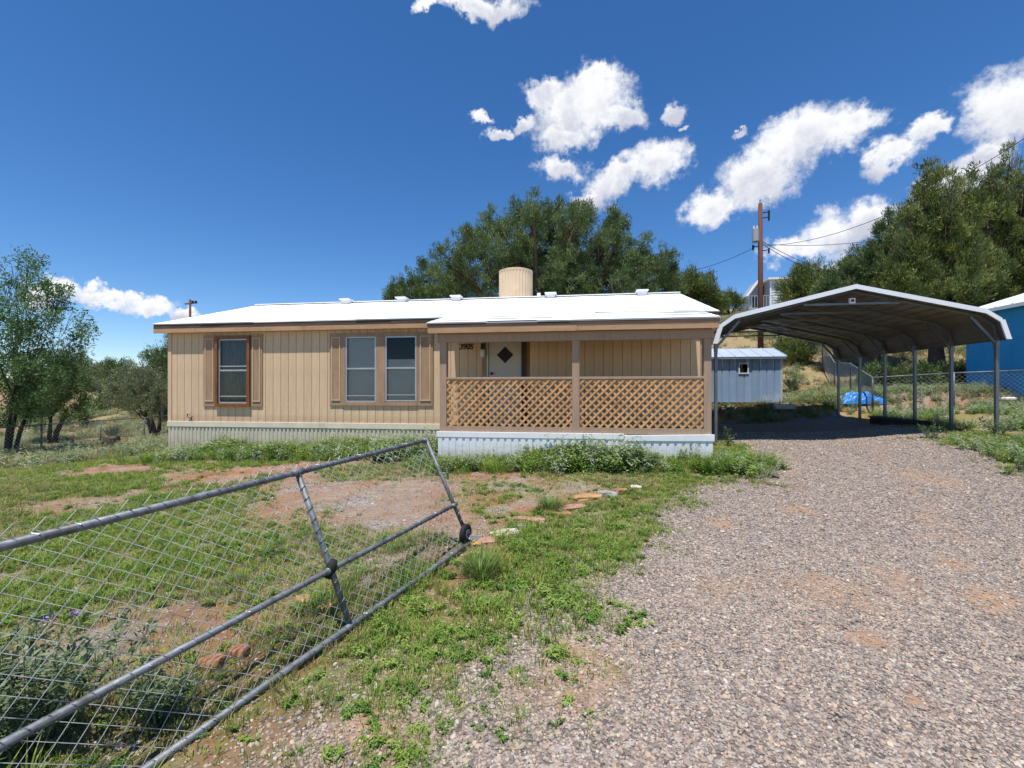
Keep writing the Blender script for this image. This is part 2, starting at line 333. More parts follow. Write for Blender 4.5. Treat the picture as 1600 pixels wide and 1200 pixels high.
def groundmat():
    m = bpy.data.materials.new('earth'); m.use_nodes = True; M['earth'] = m
    nt = m.node_tree; N = nt.nodes; L = nt.links; b = N['Principled BSDF']; b.inputs['Roughness'].default_value = .95; b.inputs['Specular IOR Level'].default_value = .15
    tc = N.new('ShaderNodeTexCoord')
    def nz(s, d=8, r=.65):
        n = N.new('ShaderNodeTexNoise'); n.inputs['Scale'].default_value = s; n.inputs['Detail'].default_value = d; n.inputs['Roughness'].default_value = r
        L.new(tc.outputs['Object'], n.inputs['Vector']); return n.outputs[0]
    def ramp(src, *st):
        r = N.new('ShaderNodeValToRGB'); L.new(src, r.inputs[0]); e = r.color_ramp.elements
        for i, (p, c) in enumerate(st):
            el = e[i] if i < 2 else e.new(p)
            el.position = p; el.color = (*c, 1)
        return r.outputs[0]
    def mix(f, a, c):
        x = N.new('ShaderNodeMixRGB')
        L.new(f, x.inputs[0]) if not isinstance(f, float) else setattr(x.inputs[0], 'default_value', f)
        L.new(a, x.inputs[1]); L.new(c, x.inputs[2]); return x.outputs[0]
    def rng_(src, a, c):
        r = N.new('ShaderNodeMapRange'); L.new(src, r.inputs[0]); r.inputs[1].default_value = a; r.inputs[2].default_value = c; return r.outputs[0]
    def at(n):
        a = N.new('ShaderNodeAttribute'); a.attribute_name = n; return a.outputs['Fac']
    red = ramp(nz(3.5), (.3, (.22, .095, .045)), (.7, (.40, .20, .11)))
    tan = ramp(nz(6.), (.3, (.22, .15, .10)), (.7, (.40, .30, .22)))
    soil = mix(rng_(nz(.55), .42, .58), red, tan)
    v = N.new('ShaderNodeTexVoronoi'); v.inputs['Scale'].default_value = 38; L.new(tc.outputs['Object'], v.inputs['Vector'])
    peb = ramp(v.outputs['Color'], (0, (.12, .10, .09)), (1, (.5, .42, .37)))
    soil = mix(rng_(nz(1.4), .50, .62), soil, peb)
    green = ramp(nz(30, 4), (.3, (.11, .15, .03)), (.7, (.30, .28, .09)))
    gm = N.new('ShaderNodeMath'); gm.operation = 'MULTIPLY'; L.new(at('grassy'), gm.inputs[0]); L.new(rng_(nz(9), .35, .6), gm.inputs[1])
    near = mix(gm.outputs[0], soil, green)
    dry = ramp(nz(.9), (.3, (.25, .145, .075)), (.5, (.30, .225, .12)), (.72, (.19, .19, .085)))
    L.new(mix(at('far'), near, dry), b.inputs['Base Color'])
    bp = N.new('ShaderNodeBump'); bp.inputs['Strength'].default_value = .8; bp.inputs['Distance'].default_value = .05
    L.new(nz(26, 8, .75), bp.inputs['Height']); L.new(bp.outputs[0], b.inputs['Normal'])
    # gravel
    m = bpy.data.materials.new('gravel'); m.use_nodes = True; M['gravel'] = m
    nt = m.node_tree; N = nt.nodes; L = nt.links; b = N['Principled BSDF']; b.inputs['Roughness'].default_value = .85; b.inputs['Specular IOR Level'].default_value = .25
    tc = N.new('ShaderNodeTexCoord')
    v = N.new('ShaderNodeTexVoronoi'); v.inputs['Scale'].default_value = 55; L.new(tc.outputs['Object'], v.inputs['Vector'])
    sp = N.new('ShaderNodeSeparateColor'); L.new(v.outputs['Color'], sp.inputs[0])
    c = ramp(sp.outputs[0], (0, (.09, .075, .07)), (1, (.44, .39, .35)), (.3, (.19, .15, .135)), (.6, (.26, .19, .155)), (.8, (.29, .25, .225)))
    dirt = ramp(nz(6), (.3, (.30, .17, .09)), (.7, (.42, .27, .17)))
    da = N.new('ShaderNodeAttribute'); da.attribute_name = 'dirt'
    L.new(mix(rng_(da.outputs['Fac'], .1, .7), c, dirt), b.inputs['Base Color'])
    bp = N.new('ShaderNodeBump'); bp.inputs['Strength'].default_value = 1.0; bp.inputs['Distance'].default_value = .012; bp.invert = True
    L.new(v.outputs['Distance'], bp.inputs['Height']); L.new(bp.outputs[0], b.inputs['Normal'])
    m = bpy.data.materials.new('pebble'); m.use_nodes = True; M['pebble'] = m
    nt = m.node_tree; N = nt.nodes; L = nt.links; b = N['Principled BSDF']; b.inputs['Roughness'].default_value = .8; b.inputs['Specular IOR Level'].default_value = .3
    oi = N.new('ShaderNodeObjectInfo')
    L.new(ramp(oi.outputs['Random'], (0, (.115, .103, .094)), (1, (.50, .45, .38)), (.25, (.235, .20, .17)), (.5, (.335, .25, .19)), (.7, (.335, .295, .25)), (.90, (.42, .30, .205))), b.inputs['Base Color'])
groundmat()

# ------------------------------------------------------------------ land and driveway
edge_px = [(500, 1200), (580, 1150), (690, 1080), (800, 1005), (890, 930), (945, 860), (1005, 800), (1080, 765), (1175, 745), (1150, 712), (1128, 694)]
poly = [G(*p) for p in edge_px]
poly = [Vector((-.6, .4, 0)), Vector((-.8, -6, 0))][::-1] + poly + [Vector((3.35, 17.6, 0)), Vector((8.9, 17.6, 0)), Vector((8.5, 11.2, 0)), G(1445, 689), G(1520, 705), G(1600, 742), Vector((7.4, 6, 0)), Vector((9, 3, 0)), Vector((10, -6, 0))]
poly = np.array([(p.x, p.y) for p in poly])
def sdist(x, y):                      # signed distance to the drive's outline, positive inside
    x = np.asarray(x, float); y = np.asarray(y, float); d = np.full(x.shape, 1e9); ins = np.zeros(x.shape, bool)
    for i in range(len(poly)):
        a = poly[i]; b = poly[(i+1) % len(poly)]; e = b - a
        t = np.clip(((x - a[0]) * e[0] + (y - a[1]) * e[1]) / (e @ e), 0, 1)
        d = np.minimum(d, np.hypot(x - a[0] - t * e[0], y - a[1] - t * e[1]))
        c = ((a[1] > y) != (b[1] > y)) & (x < (b[0] - a[0]) * (y - a[1]) / (b[1] - a[1] + 1e-12) + a[0])
        ins ^= c
    return np.where(ins, d, -d)
def drive(x, y): return sdist(x, y) + (fbm(np.asarray(x) * 1.3, np.asarray(y) * 1.3) - .5) * 1.1
PX0, PX1, PY = -2.67, 2.39, 8.6       # porch outline
HX0, HX1, HY0, HY1 = -10.23, 2.62, 10.26, 17.5
_dp = [(G(*p), r) for p, r in (((1350, 1005), .22), ((1570, 950), .36), ((1170, 962), .09), ((1280, 905), .15), ((1130, 820), .22), ((560, 1160), .36), ((1490, 885), .22), ((1062, 1016), .06), ((1250, 800), .25), ((1440, 1110), .12))]
def dirtmask(x, y):
    x = np.asarray(x, float); y = np.asarray(y, float)
    m = .5 * sstep(.66, .80, fbm(x * .75 + 11, y * .75 + 3, 4))
    for p, r in _dp: m = np.maximum(m, .62 * sstep(.30, 1.0, np.exp(-(((x - p.x) / r) ** 2 + ((y - p.y) / r) ** 2) * .7) * (.25 + 1.35 * fbm(x * 6 + 7, y * 6))))
    t = x - (.9 + .42 * y); tr = np.exp(-((np.abs(t) - .78) / .22) ** 2) * sstep(.4, .6, fbm(x * 1.5, y * .8 + 77))
    return np.clip(np.maximum(m, .30 * tr), 0, 1)
def indoors(x, y): return ((x > HX0 - .05) & (x < HX1 + .05) & (y > HY0 - .02) & (y < HY1)) | ((x > PX0 - .03) & (x < PX1 + .03) & (y > PY - .02) & (y < HY0 + .2))
def lush(x, y):                       # how thick the green grass grows
    x = np.asarray(x, float); y = np.asarray(y, float)
    a = sstep(.9, .1, PY - y) * (y < PY) * sstep(PX0 - .6, PX0 + .1, x) * sstep(3.6, 2.2, x)
    b = sstep(1.5, .3, HY0 - y) * (y < HY0) * sstep(-10.6, -9.4, x) * sstep(-2.2, -2.9, x)
    return np.maximum(a, b) * (.7 + .6 * (fbm(x * 2, y * 2) - .3))
_gp = [(G(*p), r) for p, r in (((120, 850), 1.5), ((300, 830), 1.3), ((60, 930), 1.0), ((330, 900), .8), ((620, 850), .6), ((640, 900), .5), ((820, 905), .6), ((760, 960), .5), ((980, 800), .8), ((870, 850), .6), ((1060, 760), 1.0), ((60, 735), 2.0))]
def yard(x, y):
    n = fbm(x * .75 + 5, y * .75 + 9); g = sstep(.38, .56, n) * .85 + .15
    r = sstep(-2.2, 0, drive(x, y)); g = np.maximum(g, .75 * r * sstep(.35, .55, fbm(x * 1.6 + 40, y * 1.6)))
    for p, r in _gp: g = np.maximum(g, 1.0 * np.exp(-(((x - p.x) / r) ** 2 + ((y - p.y) / (r * .6)) ** 2)))
    bare = np.exp(-(((x + 2.2) / 1.6) ** 2 + ((y - 6.6) / 1.0) ** 2)) + np.exp(-(((x + 6.5) / 2.5) ** 2 + ((y - 7.6) / .9) ** 2)) + .8 * np.exp(-(((x + 3.4) / 1.5) ** 2 + ((y - 5.6) / .8) ** 2)) + .7 * np.exp(-(((x + 10) / 2.5) ** 2 + ((y - 8.5) / .8) ** 2))
    bank = sstep(2.5, 4, x) * sstep(17.2, 17.8, y) * sstep(21, 19.5, y)
    return np.clip(g - .75 * bare - .6 * bank, .02, 1) * (1 - sstep(-.1, .7, drive(x, y)))
def axis(lo, hi, near0, near1, step, grow):
    a = list(np.arange(near0, near1, step)); s = step; x = near1
    while x < hi: a.append(x); s *= grow; x += s
    a.append(hi); s = step; x = near0 - step
    while x > lo: a.insert(0, x); s *= grow; x -= s
    a.insert(0, lo); return np.array(a)
ax = axis(-420, 420, -12, 11, .1, 1.07); ay = axis(-60, 600, .5, 20, .1, 1.06)
gx, gy = np.meshgrid(ax, ay); nx, ny = len(ax), len(ay)
gz = H(gx, gy) + (fbm(gx * 3, gy * 3) - .5) * .035 * sstep(1, 2, np.hypot(gx, gy)) + (fbm(gx * .2, gy * .2) - .5) * 1.2 * sstep(24, 45, gy)
idx = np.arange(nx * ny).reshape(ny, nx)
faces = np.stack([idx[:-1, :-1], idx[:-1, 1:], idx[1:, 1:], idx[1:, :-1]], -1).reshape(-1, 4)
far = sstep(19, 24, gy) ; far = np.maximum(far, .75 * sstep(-11, -15, gx))
gr = np.clip(np.maximum(yard(gx, gy), lush(gx, gy)), 0, 1)
gd = npmesh('ground', np.stack([gx, gy, gz], -1).reshape(-1, 3), faces, 'earth', attr={'grassy': gr.ravel(), 'far': far.ravel()}, smooth=True)
tag(gd, 'red dirt and patchy grass ground of the yard and hillside', kind='structure')
dx, dy = np.meshgrid(np.arange(-3, 10.5, .1), np.arange(-6, 18.2, .1)); g = drive(dx, dy)
dz = H(dx, dy) + (fbm(dx * 3, dy * 3) - .5) * .035 * sstep(1, 2, np.hypot(dx, dy)) + np.clip(g * .05, -.06, .016)
di = np.arange(dx.size).reshape(dx.shape)
df = np.stack([di[:-1, :-1], di[:-1, 1:], di[1:, 1:], di[1:, :-1]], -1).reshape(-1, 4)
keep = (g.ravel()[df] > -.9).all(1)
dr = npmesh('driveway', np.stack([dx, dy, dz], -1).reshape(-1, 3), df[keep], 'gravel', attr={'dirt': dirtmask(dx, dy).ravel()}, smooth=True)
tag(dr, 'pinkish grey gravel driveway sweeping up to the carport', kind='structure')

# ------------------------------------------------------------------ house
house = thing('mobile_home', 'beige mobile home with white roof and lattice fronted porch', 'house', (-3.8, 10.26, .2))
FL = .84; WT = 3.16                   # floor and wall top
openings = []                         # x0, x1, z0, z1 through the front wall
def pxz(x, y, Y): p = P(x, y, Y); return p.x, p.z
def rect(x0, y0, x1, y1, Y):
    a = P(x0, y1, Y); b = P(x1, y0, Y); c = P(x0, y0, Y); d = P(x1, y1, Y)
    return ((a.x + c.x) / 2, (b.x + d.x) / 2, (a.z + d.z) / 2, (b.z + c.z) / 2)
win1 = rect(343, 530, 388, 630, HY0); win2 = rect(541, 526.5, 588, 628, HY0); win3 = rect(603, 525.5, 651, 627, HY0)
door = rect(760, 518, 816, 660, HY0); door = (door[0], door[1], FL + .02, 2.9)
openings = [win1, win2, win3, door]
def pieces_around(x0, x1, z0, z1):    # the wall's rectangles left over round its openings
    spans = [(z0, z1)]
    for (a, b, c, d) in openings:
        if b > x0 and a < x1:
            new = []
            for (s, e) in spans:
                if c > s: new.append((s, min(c, e)))
                if d < e: new.append((max(d, s), e))
            spans = [q for q in new if q[1] - q[0] > .02]
    return spans
xs = sorted([HX0, HX1] + [v for o in openings for v in o[:2]])
mb = MB()
for a, b in zip(xs[:-1], xs[1:]):
    for (s, e) in pieces_around(a + .001, b - .001, FL - .1, WT): mb.box(a, b, HY0 + .012, HY0 + .10, s, e)
mb.box(HX0, HX0 + .1, HY0 + .10, HY1, FL - .1, WT).box(HX1 - .1, HX1, HY0 + .10, HY1, FL - .1, WT).box(HX0, HX1, HY1, HY1 + .1, FL - .1, WT)
mb.box(HX0 + .1, HX1 - .1, HY0 + .10, HY1, FL - .1, FL - .02)
wall = mb.build('wall', 'groove', house)
MB().box(HX0 + .1, HX1 - .1, HY0 + 1.2, HY0 + 1.22, FL, WT).build('dark_interior_sheet', 'dark', house)  # near-black sheet, paints the unlit rooms behind the openings
cache = {}
def board_mesh(w, h):
    k = (round(w, 3), round(h, 3))
    if k not in cache:
        m = MB().box(0, w, 0, .014, 0, h); me = bpy.data.meshes.new('siding_board'); me.from_pydata(m.v, [], m.f); me.materials.append(M['siding']); cache[k] = me
    return cache[k]
x = HX0 + .02; BW = .2035
while x < HX1 - .05:
    w = min(BW - .009, HX1 - x)
    for (s, e) in pieces_around(x, x + w, FL, WT):
        piece('siding_board', board_mesh(w, e - s), (x, HY0 - .002, s), wall)
    x += BW
# side boards facing the carport and the left yard
for sx, ox in ((HX0 - .014, 0), (HX1, 0)):
    y = HY0 + .02
    sb = None
    while y < HY1 - .1:
        k = ('side', round(WT - FL, 3))
        if k not in cache:
            m = MB().box(0, .014, 0, BW - .009, 0, WT - FL); me = bpy.data.meshes.new('siding_board'); me.from_pydata(m.v, [], m.f); me.materials.append(M['siding']); cache[k] = me
        piece('siding_board', cache[k], (sx, y, FL), wall); y += BW
MB().box(HX0 - .03, HX0 + .07, HY0 - .022, HY0 - .003, FL, WT).build('corner_trim', 'siding', house)
MB().box(PX0 - .42, PX0 - .30, HY0 - .022, HY0 - .003, FL, WT - .02).build('corner_trim', 'siding', house)
# skirting
def corrugated(x0, x1, y, z0f, z1, pitch, depth, name, matn, flat=.5):
    v = []; f = []; n = int((x1 - x0) / pitch)
    prof = []
    for i in range(n + 1):
        a = x0 + i * pitch
        prof += [(a, 0), (a + pitch * flat * .5, 0), (a + pitch * (flat * .5 + .12), depth), (a + pitch * .86, depth)]
    prof = [(min(p[0], x1), p[1]) for p in prof]
    for (a, d) in prof: v += [(a, y + d, z0f(a)), (a, y + d, z1)]
    for i in range(len(prof) - 1):
        if prof[i+1][0] > prof[i][0] + 1e-5: f.append((2*i, 2*i+2, 2*i+3, 2*i+1))
    m = MB(); m.v = v; m.f = f; return m.build(name, matn, house)
corrugated(HX0, PX0 - .25, HY0 - .035, lambda a: float(H(a, HY0)) - .08, FL - .05, .105, .018, 'skirting', 'skirt_beige', .9)
corrugated(PX0, PX1, PY - .028, lambda a: float(H(a, PY)) - .08, FL - .08, .135, .014, 'skirting', 'skirt_white', 1.1)
for a_ in (HX0, HX1 - .02): MB().box(a_, a_ + .02, HY0 + .05, HY1, -.2, FL - .1).build('side_skirting', 'skirt_beige', house)
for a_ in (PX0, PX1 - .02): MB().box(a_, a_ + .02, PY + .01, HY0, .0, FL - .1).build('side_skirting', 'skirt_white', house)
t1 = MB().box(HX0 - .03, PX0 - .18, HY0 - .045, HY0 - .005, FL - .115, FL + .02).build('base_trim', 'trim_cream', house, bevel=.006)
MB().box(PX0 - .03, .85, PY - .035, PY - .003, FL - .11, FL - .002).build('base_trim', 'trim_white', house, bevel=.005)
MB().quadbox([(.86, PY - .042, FL - .135), (PX1 + .03, PY - .042, FL - .115), (PX1 + .03, PY - .004, FL - .115), (.86, PY - .004, FL - .135),
              (.86, PY - .042, FL - .03), (PX1 + .03, PY - .042, FL + .005), (PX1 + .03, PY - .004, FL + .005), (.86, PY - .004, FL - .03)]).build('base_trim', 'trim_white', house, bevel=.005)
# roof: two slopes, then the porch slope
RY = 13.9; RZ = 4.47; EY = HY0 - .15; EZ = 3.30; BY = HY1 + .3
rx0, rx1 = -10.55, 2.95
def slab(pts, t): return MB().prism(pts, (0, 0, -t))
slab([(rx0, EY - .015, EZ), (rx1, EY - .015, EZ), (rx1, RY, RZ), (rx0, RY, RZ)], .022).build('roof', 'roof_white', house)
slab([(rx0, RY + .002, RZ), (rx1, RY + .002, RZ), (rx1, BY, 3.3), (rx0, BY, 3.3)], .05).build('roof', 'roof_white', house)
# shingle courses
def course(y0, z0, y1, z1, xa, xb, n, name, lifts):
    for i in range(n):
        t0 = i / n; t1 = (i + 1) / n; yy0 = y0 + (y1 - y0) * t0; zz0 = z0 + (z1 - z0) * t0; yy1 = y0 + (y1 - y0) * t1; zz1 = z0 + (z1 - z0) * t1
        m = MB(); x = xa; j = 0
        while x < xb - .01:
            w = min(random.uniform(.5, 1.4), xb - x); lift = random.choice(lifts); dd = random.uniform(-.012, .012)
            m.prism([(x + .002, yy0 + dd, zz0 + lift), (x + w - .002, yy0 + dd, zz0 + lift), (x + w - .002, yy1 + .02, zz1 + .004), (x + .002, yy1 + .02, zz1 + .004)], (0, 0, -.004)); x += w
        m.build(name, 'roof_white', house)
course(EY - .02, EZ, RY - .02, RZ - .006, rx0, rx1, 6, 'shingle_course', (.003, .0035, .004, .005))
MB().beam((rx0, RY, RZ + .008), (rx1, RY, RZ + .008), .28, .02).build('ridge_cap', 'roof_white', house)
for xx in (rx0 + .03, rx1 - .03):     # rakes and gables
    MB().prism([(xx - .02, EY, EZ - .06), (xx - .02, RY, RZ - .06), (xx - .02, RY, RZ - .24), (xx - .02, EY, EZ - .22)], (.04, 0, 0)).build('rake_board', 'fascia', house)
    MB().prism([(xx - .02, BY, 3.24), (xx - .02, RY + .01, RZ - .06), (xx - .02, RY + .01, RZ - .24), (xx - .02, BY, 3.08)], (.04, 0, 0)).build('rake_board', 'fascia', house)
for xx in (HX0 + .02, HX1 - .06): MB().prism([(xx, HY0 + .05, WT), (xx, HY1, WT), (xx, RY, RZ - .12)], (.04, 0, 0)).build('gable', 'siding', house)
MB().box(rx0 + .02, PX0 - .1, EY - .006, EY + .026, EZ - .115, EZ - .02).build('drip_edge', 'shaded_edge_board', house)  # upper board, coloured dark for the shade under the roof edge
MB().box(rx0 + .01, PX0 - .12, EY - .003, EY + .03, EZ - .23, EZ - .117).build('fascia', 'fascia', house, bevel=.004)
MB().box(rx0 + .05, rx1 - .05, EY + .03, HY0 + .1, EZ - .20, EZ - .17).build('soffit', 'siding', house)
# porch roof
FY = PY - .17; FZ = 2.92; prx0, prx1 = -2.85, 2.48
MB().prism([(prx0, FY, FZ), (prx1, FY, FZ), (prx1, EY + .25, EZ + .10), (prx0 - .0, EY + .25, EZ + .10)], (0, 0, -.02)).build('porch_roof', 'roof_white', house)
course(FY - .015, FZ + .004, EY + .2, EZ + .09, prx0, prx1, 8, 'shingle_course', (.003, .004, .006, .014))
MB().box(prx0 + .01, prx1 - .01, FY - .004, FY + .03, FZ - .072, FZ - .021).build('drip_edge', 'shaded_edge_board', house)  # same board below the porch roof, shade put into its colour
MB().box(prx0 + .02, .0, FY + .004, FY + .04, FZ - .20, FZ - .075).build('fascia', 'fascia', house, bevel=.004)
MB().box(.004, prx1 - .02, FY + .006, FY + .042, FZ - .195, FZ - .07).build('fascia', 'fascia', house, bevel=.004)
MB().box(PX0 - .02, PX1 + .02, PY - .03, PY + .09, FZ - .36, FZ - .19).build('beam', 'post', house, bevel=.005)
MB().prism([(PX0 - .16, PY - .1, FZ - .2), (PX0 - .16, EY + .1, EZ - .2), (PX0 - .16, EY + .1, EZ - .06), (PX0 - .16, PY - .1, FZ - .06)], (.03, 0, 0)).build('rake_board', 'fascia', house)
MB().prism([(PX1 + .04, PY - .1, FZ - .2), (PX1 + .04, EY + .1, EZ - .2), (PX1 + .04, EY + .1, EZ - .06), (PX1 + .04, PY - .1, FZ - .06)], (.03, 0, 0)).build('rake_board', 'fascia', house)
MB().box(PX0 - .12, PX1 + .03, FY + .045, HY0 - .02, FZ - .17, FZ - .15).build('porch_ceiling', 'post', house)
for i in range(26):                   # porch floor boards
    a = PX0 + .01 + i * (PX1 - PX0 - .02) / 26
    MB().box(a, a + .185, PY + .03, HY0 - .03, FL - .06, FL - .01).build('floor_board', 'post', house)
posts = [(687, 697.5), (894, 905.5), (1100, 1112)]
pxs = []
for (a, b) in posts:
    xa, xb = P(a, 600, PY).x, P(b, 600, PY).x; pxs.append((xa, xb))
    MB().box(xa, xb, PY, PY + (xb - xa), FL - .02, FZ - .33).build('porch_post', 'post', house, bevel=.006)
RZ0, RZ1 = FL + .10, 1.84
for k in range(2):
    a, b = pxs[k][1], pxs[k+1][0]
    MB().box(a - .01, b + .01, PY + .004, PY + .10, RZ1, RZ1 + .045).build('hand_rail', 'post', house, bevel=.005)
    MB().box(a, b, PY + .03, PY + .07, RZ1 - .085, RZ1 - .002).build('rail_board', 'post', house)
    MB().box(a, b, PY + .005, PY + .09, FL - .01, FL + .10).build('rail_board', 'post', house)
    for xe in (a + .03, b - .03): MB().box(xe - .03, xe + .03, PY + .035, PY + .075, FL + .10, RZ1 - .085).build('rail_stile', 'post', house)
    # lattice, each slat a piece of its own
    la = MB().box(a + .004, b - .004, PY + .028, PY + .034, RZ1 - .03, RZ1 - .004).build('lattice_panel', 'lattice', house)
    za, zb = FL + (.045 if k else .06), RZ1 - .006
    for sgn in (1, -1):
        c = -1.3
        while c < (b - a) + 1.3:
            # slat's centre line: x = c + sgn*(z-za)
            x0_, x1_ = .005, (b - a) - .005; jit = random.uniform(-.025, .012) if not k else random.uniform(-.008, .008)
            zz0, zz1 = za + jit, zb
            hw = .0275
            pts = [(c - hw, 0), (c + hw, 0), (c + hw + sgn * (zz1 - zz0), zz1 - zz0), (c - hw + sgn * (zz1 - zz0), zz1 - zz0)]
            def clip(pl, ax_, v, keepless):
                out = []
                for i in range(len(pl)):
                    p, q = pl[i], pl[(i+1) % len(pl)]
                    pin = (p[ax_] <= v) == keepless or p[ax_] == v; qin = (q[ax_] <= v) == keepless or q[ax_] == v
                    if pin: out.append(p)
                    if pin != qin:
                        t = (v - p[ax_]) / (q[ax_] - p[ax_]); out.append((p[0] + t * (q[0] - p[0]), p[1] + t * (q[1] - p[1])))
                return out
            pl = clip(clip(pts, 0, x0_, False), 0, x1_, True) if True else pts
            if len(pl) >= 3 and max(p[0] for p in pl) - min(p[0] for p in pl) > .02:
                yy = PY + (.012 if sgn > 0 else .0195)
                MB().prism([(a + p[0], yy, zz0 + p[1]) for p in pl], (0, .007, 0)).build('slat', 'lattice', la)
            c += .146
# windows
def window(r, wood=False, kind='blind'):
    x0, x1, z0, z1 = r; y = HY0
    w = .05
    fr = MB(); fo = .03
    fr.box(x0 - .005, x0 + .03, y - fo, y + .04, z0, z1).box(x1 - .03, x1 + .005, y - fo, y + .04, z0, z1).box(x0 + .03, x1 - .03, y - fo, y + .04, z1 - .03, z1 + .005).box(x0 + .03, x1 - .03, y - fo, y + .04, z0 - .005, z0 + .03)
    wn = fr.build('window', 'alu', house, bevel=.003)
    zm = (z0 + z1) / 2 + .02
    MB().box(x0 + .03, x1 - .03, y - .02, y + .012, zm - .02, zm + .02).build('meeting_rail', 'alu', wn)
    MB().box(x0 + .03, x1 - .03, y + .004, y + .008, zm + .02, z1 - .03).build('pane', 'glass', wn)
    MB().box(x0 + .03, x1 - .03, y - .012, y - .008, z0 + .03, zm - .02).build('pane', 'glass', wn)
    if kind == 'curtain':
        v = []; n = 40
        m = MB()
        for i in range(n):
            a = x0 + (x1 - x0) * i / n; b = x0 + (x1 - x0) * (i + 1) / n
            ya = y + .10 + .02 * math.sin(i * 1.3); yb = y + .10 + .02 * math.sin((i + 1) * 1.3)
            bq = len(m.v); m.v += [(a, ya, z0), (b, yb, z0), (b, yb, z1), (a, ya, z1)]; m.f.append((bq, bq+1, bq+2, bq+3))
        m.build('curtain', 'curtain', wn)
        MB().box(x0 + .03, x1 - .03, y - .016, y - .004, z0 + .16, z0 + .185).build('sash_bar', 'alu', wn)
        MB().box(x0 + .03, x1 - .03, y - .016, y - .002, zm + .09, zm + .115).build('sash_bar', 'alu', wn)
    else:
        m = MB(); z = z0 + .04; top = z1 - (.03 if kind == 'blind' else .55)
        while z < top:
            m.quadbox([(x0 + .01, y + .042, z), (x1 - .01, y + .042, z), (x1 - .01, y + .048, z + .021), (x0 + .01, y + .048, z + .021),
                       (x0 + .01, y + .042, z + .002), (x1 - .01, y + .042, z + .002), (x1 - .01, y + .048, z + .023), (x0 + .01, y + .048, z + .023)]); z += .021
        m.build('blind', 'blind', wn)
        MB().box(x0 + .03, x1 - .03, y - .016, y - .004, z0 + .14, z0 + .16).build('sash_bar', 'alu', wn)
    return wn
window(win1, kind='curtain'); window(win2); window(win3, kind='half')
def frame(x0, x1, z0, z1, w, y0, y1, name, m):
    for q in ((x0 - w, x0, z0 - w, z1 + w), (x1, x1 + w, z0 - w, z1 + w), (x0, x1, z1, z1 + w), (x0, x1, z0 - w, z0)):
        MB().box(q[0], q[1], y0, y1, q[2], q[3]).build(name, m, house, bevel=.004)
frame(win1[0] - .006, win1[1] + .006, win1[2] - .006, win1[3] + .006, .075, HY0 - .075, HY0 - .004, 'window_surround', 'orange_wood')
def shutter(x0, x1, z0, z1):
    s = MB().box(x0, x1, HY0 - .028, HY0 - .004, z0, z1).build('shutter', 'trim_brown', house, bevel=.004)
    a, b, c, d = x0 + .055, x1 - .055, z0 + .12, z1 - .09
    m = MB()
    for q in ((a, a + .02, c, d), (b - .02, b, c, d), (a + .02, b - .02, d - .02, d), (a + .02, b - .02, c, c + .02)): m.box(q[0], q[1], HY0 - .044, HY0 - .026, q[2], q[3])
    m.build('moulding', 'siding', s)
sh = rect(319, 523, 411, 635, HY0)
shutter(sh[0], win1[0] - .084, sh[2], sh[3]); shutter(win1[1] + .084, sh[1], sh[2], sh[3])
s2 = rect(516, 520, 677, 634, HY0)
shutter(s2[0], s2[0] + .33, s2[2], s2[3]); shutter(s2[1] - .36, s2[1], s2[2], s2[3])
for q in ((s2[0] + .332, win2[0] - .007, s2[2], s2[3]), (win2[1] + .007, win3[0] - .007, min(win2[2], win3[2]) - .006, max(win2[3], win3[3]) + .006), (win3[1] + .007, s2[1] - .362, s2[2], s2[3]), (win2[0] - .006, win3[1] + .006, win2[3] + .007, s2[3]), (win2[0] - .006, win3[1] + .006, s2[2], min(win2[2], win3[2]) - .007)):
    MB().box(q[0], q[1], HY0 - .036, HY0 - .004, q[2], q[3]).build('window_surround', 'trim_brown', house, bevel=.004)
# front door
d0, d1, dz0, dz1 = door
dr_ = MB().box(d0 + .05, d1 - .02, HY0 + .01, HY0 + .05, dz0, dz1).build('door', 'door_white', house, bevel=.004)
cx, cz, rr = (d0 + d1) / 2 + .02, 2.44, .19
MB().prism([(cx - rr - .02, HY0 + .004, cz), (cx, HY0 + .004, cz + rr + .02), (cx + rr + .02, HY0 + .004, cz), (cx, HY0 + .004, cz - rr - .02)], (0, .005, 0)).build('window_moulding', 'door_white', dr_)
MB().prism([(cx - rr, HY0 - .001, cz), (cx, HY0 - .001, cz + rr), (cx + rr, HY0 - .001, cz), (cx, HY0 - .001, cz - rr)], (0, .004, 0)).build('diamond_pane', 'dark', dr_)
for z in (2.02, 1.88): MB().tube([(d0 + .13, HY0 + .01, z), (d0 + .13, HY0 - .03, z), (d0 + .13, HY0 - .06, z)], [.03, .02, .03], 12).build('knob', 'iron', dr_, smooth=True)
MB().box(d0 - .10, d0 + .005, HY0 - .03, HY0 + .05, FL, 3.0).build('door_jamb', 'trim_brown', house); MB().box(d0 + .008, d0 + .045, HY0 - .02, HY0 + .05, FL, 2.95).build('door_stop', 'alu', house)
MB().box(d1 - .015, d1 + .09, HY0 - .03, HY0 + .05, FL, 3.0).build('door_jamb', 'drip_edge', house)
lt = MB().box(d0 - .12, d0 - .02, HY0 - .06, HY0 - .032, 2.55, 2.70).build('porch_light', 'iron', house)
MB().tube([(d0 - .07, HY0 - .09, 2.38), (d0 - .07, HY0 - .09, 2.42), (d0 - .07, HY0 - .09, 2.56)], [.025, .05, .055], 10).build('shade', 'trim_white', lt, smooth=True)
MB().tube([P(724, 527, HY0 - .03), P(724, 527, HY0 - .005)], .07, 16).build('bell_plate', 'stone_rust', house)
fc = bpy.data.curves.new('house_number', 'FONT'); fc.body = '3905'; fc.size = .18; fc.extrude = .006; fc.shear = .25; fc.offset = .004; fc.space_character = .92
fo = bpy.data.objects.new('house_number', fc); COL.objects.link(fo)
bpy.context.view_layer.update()
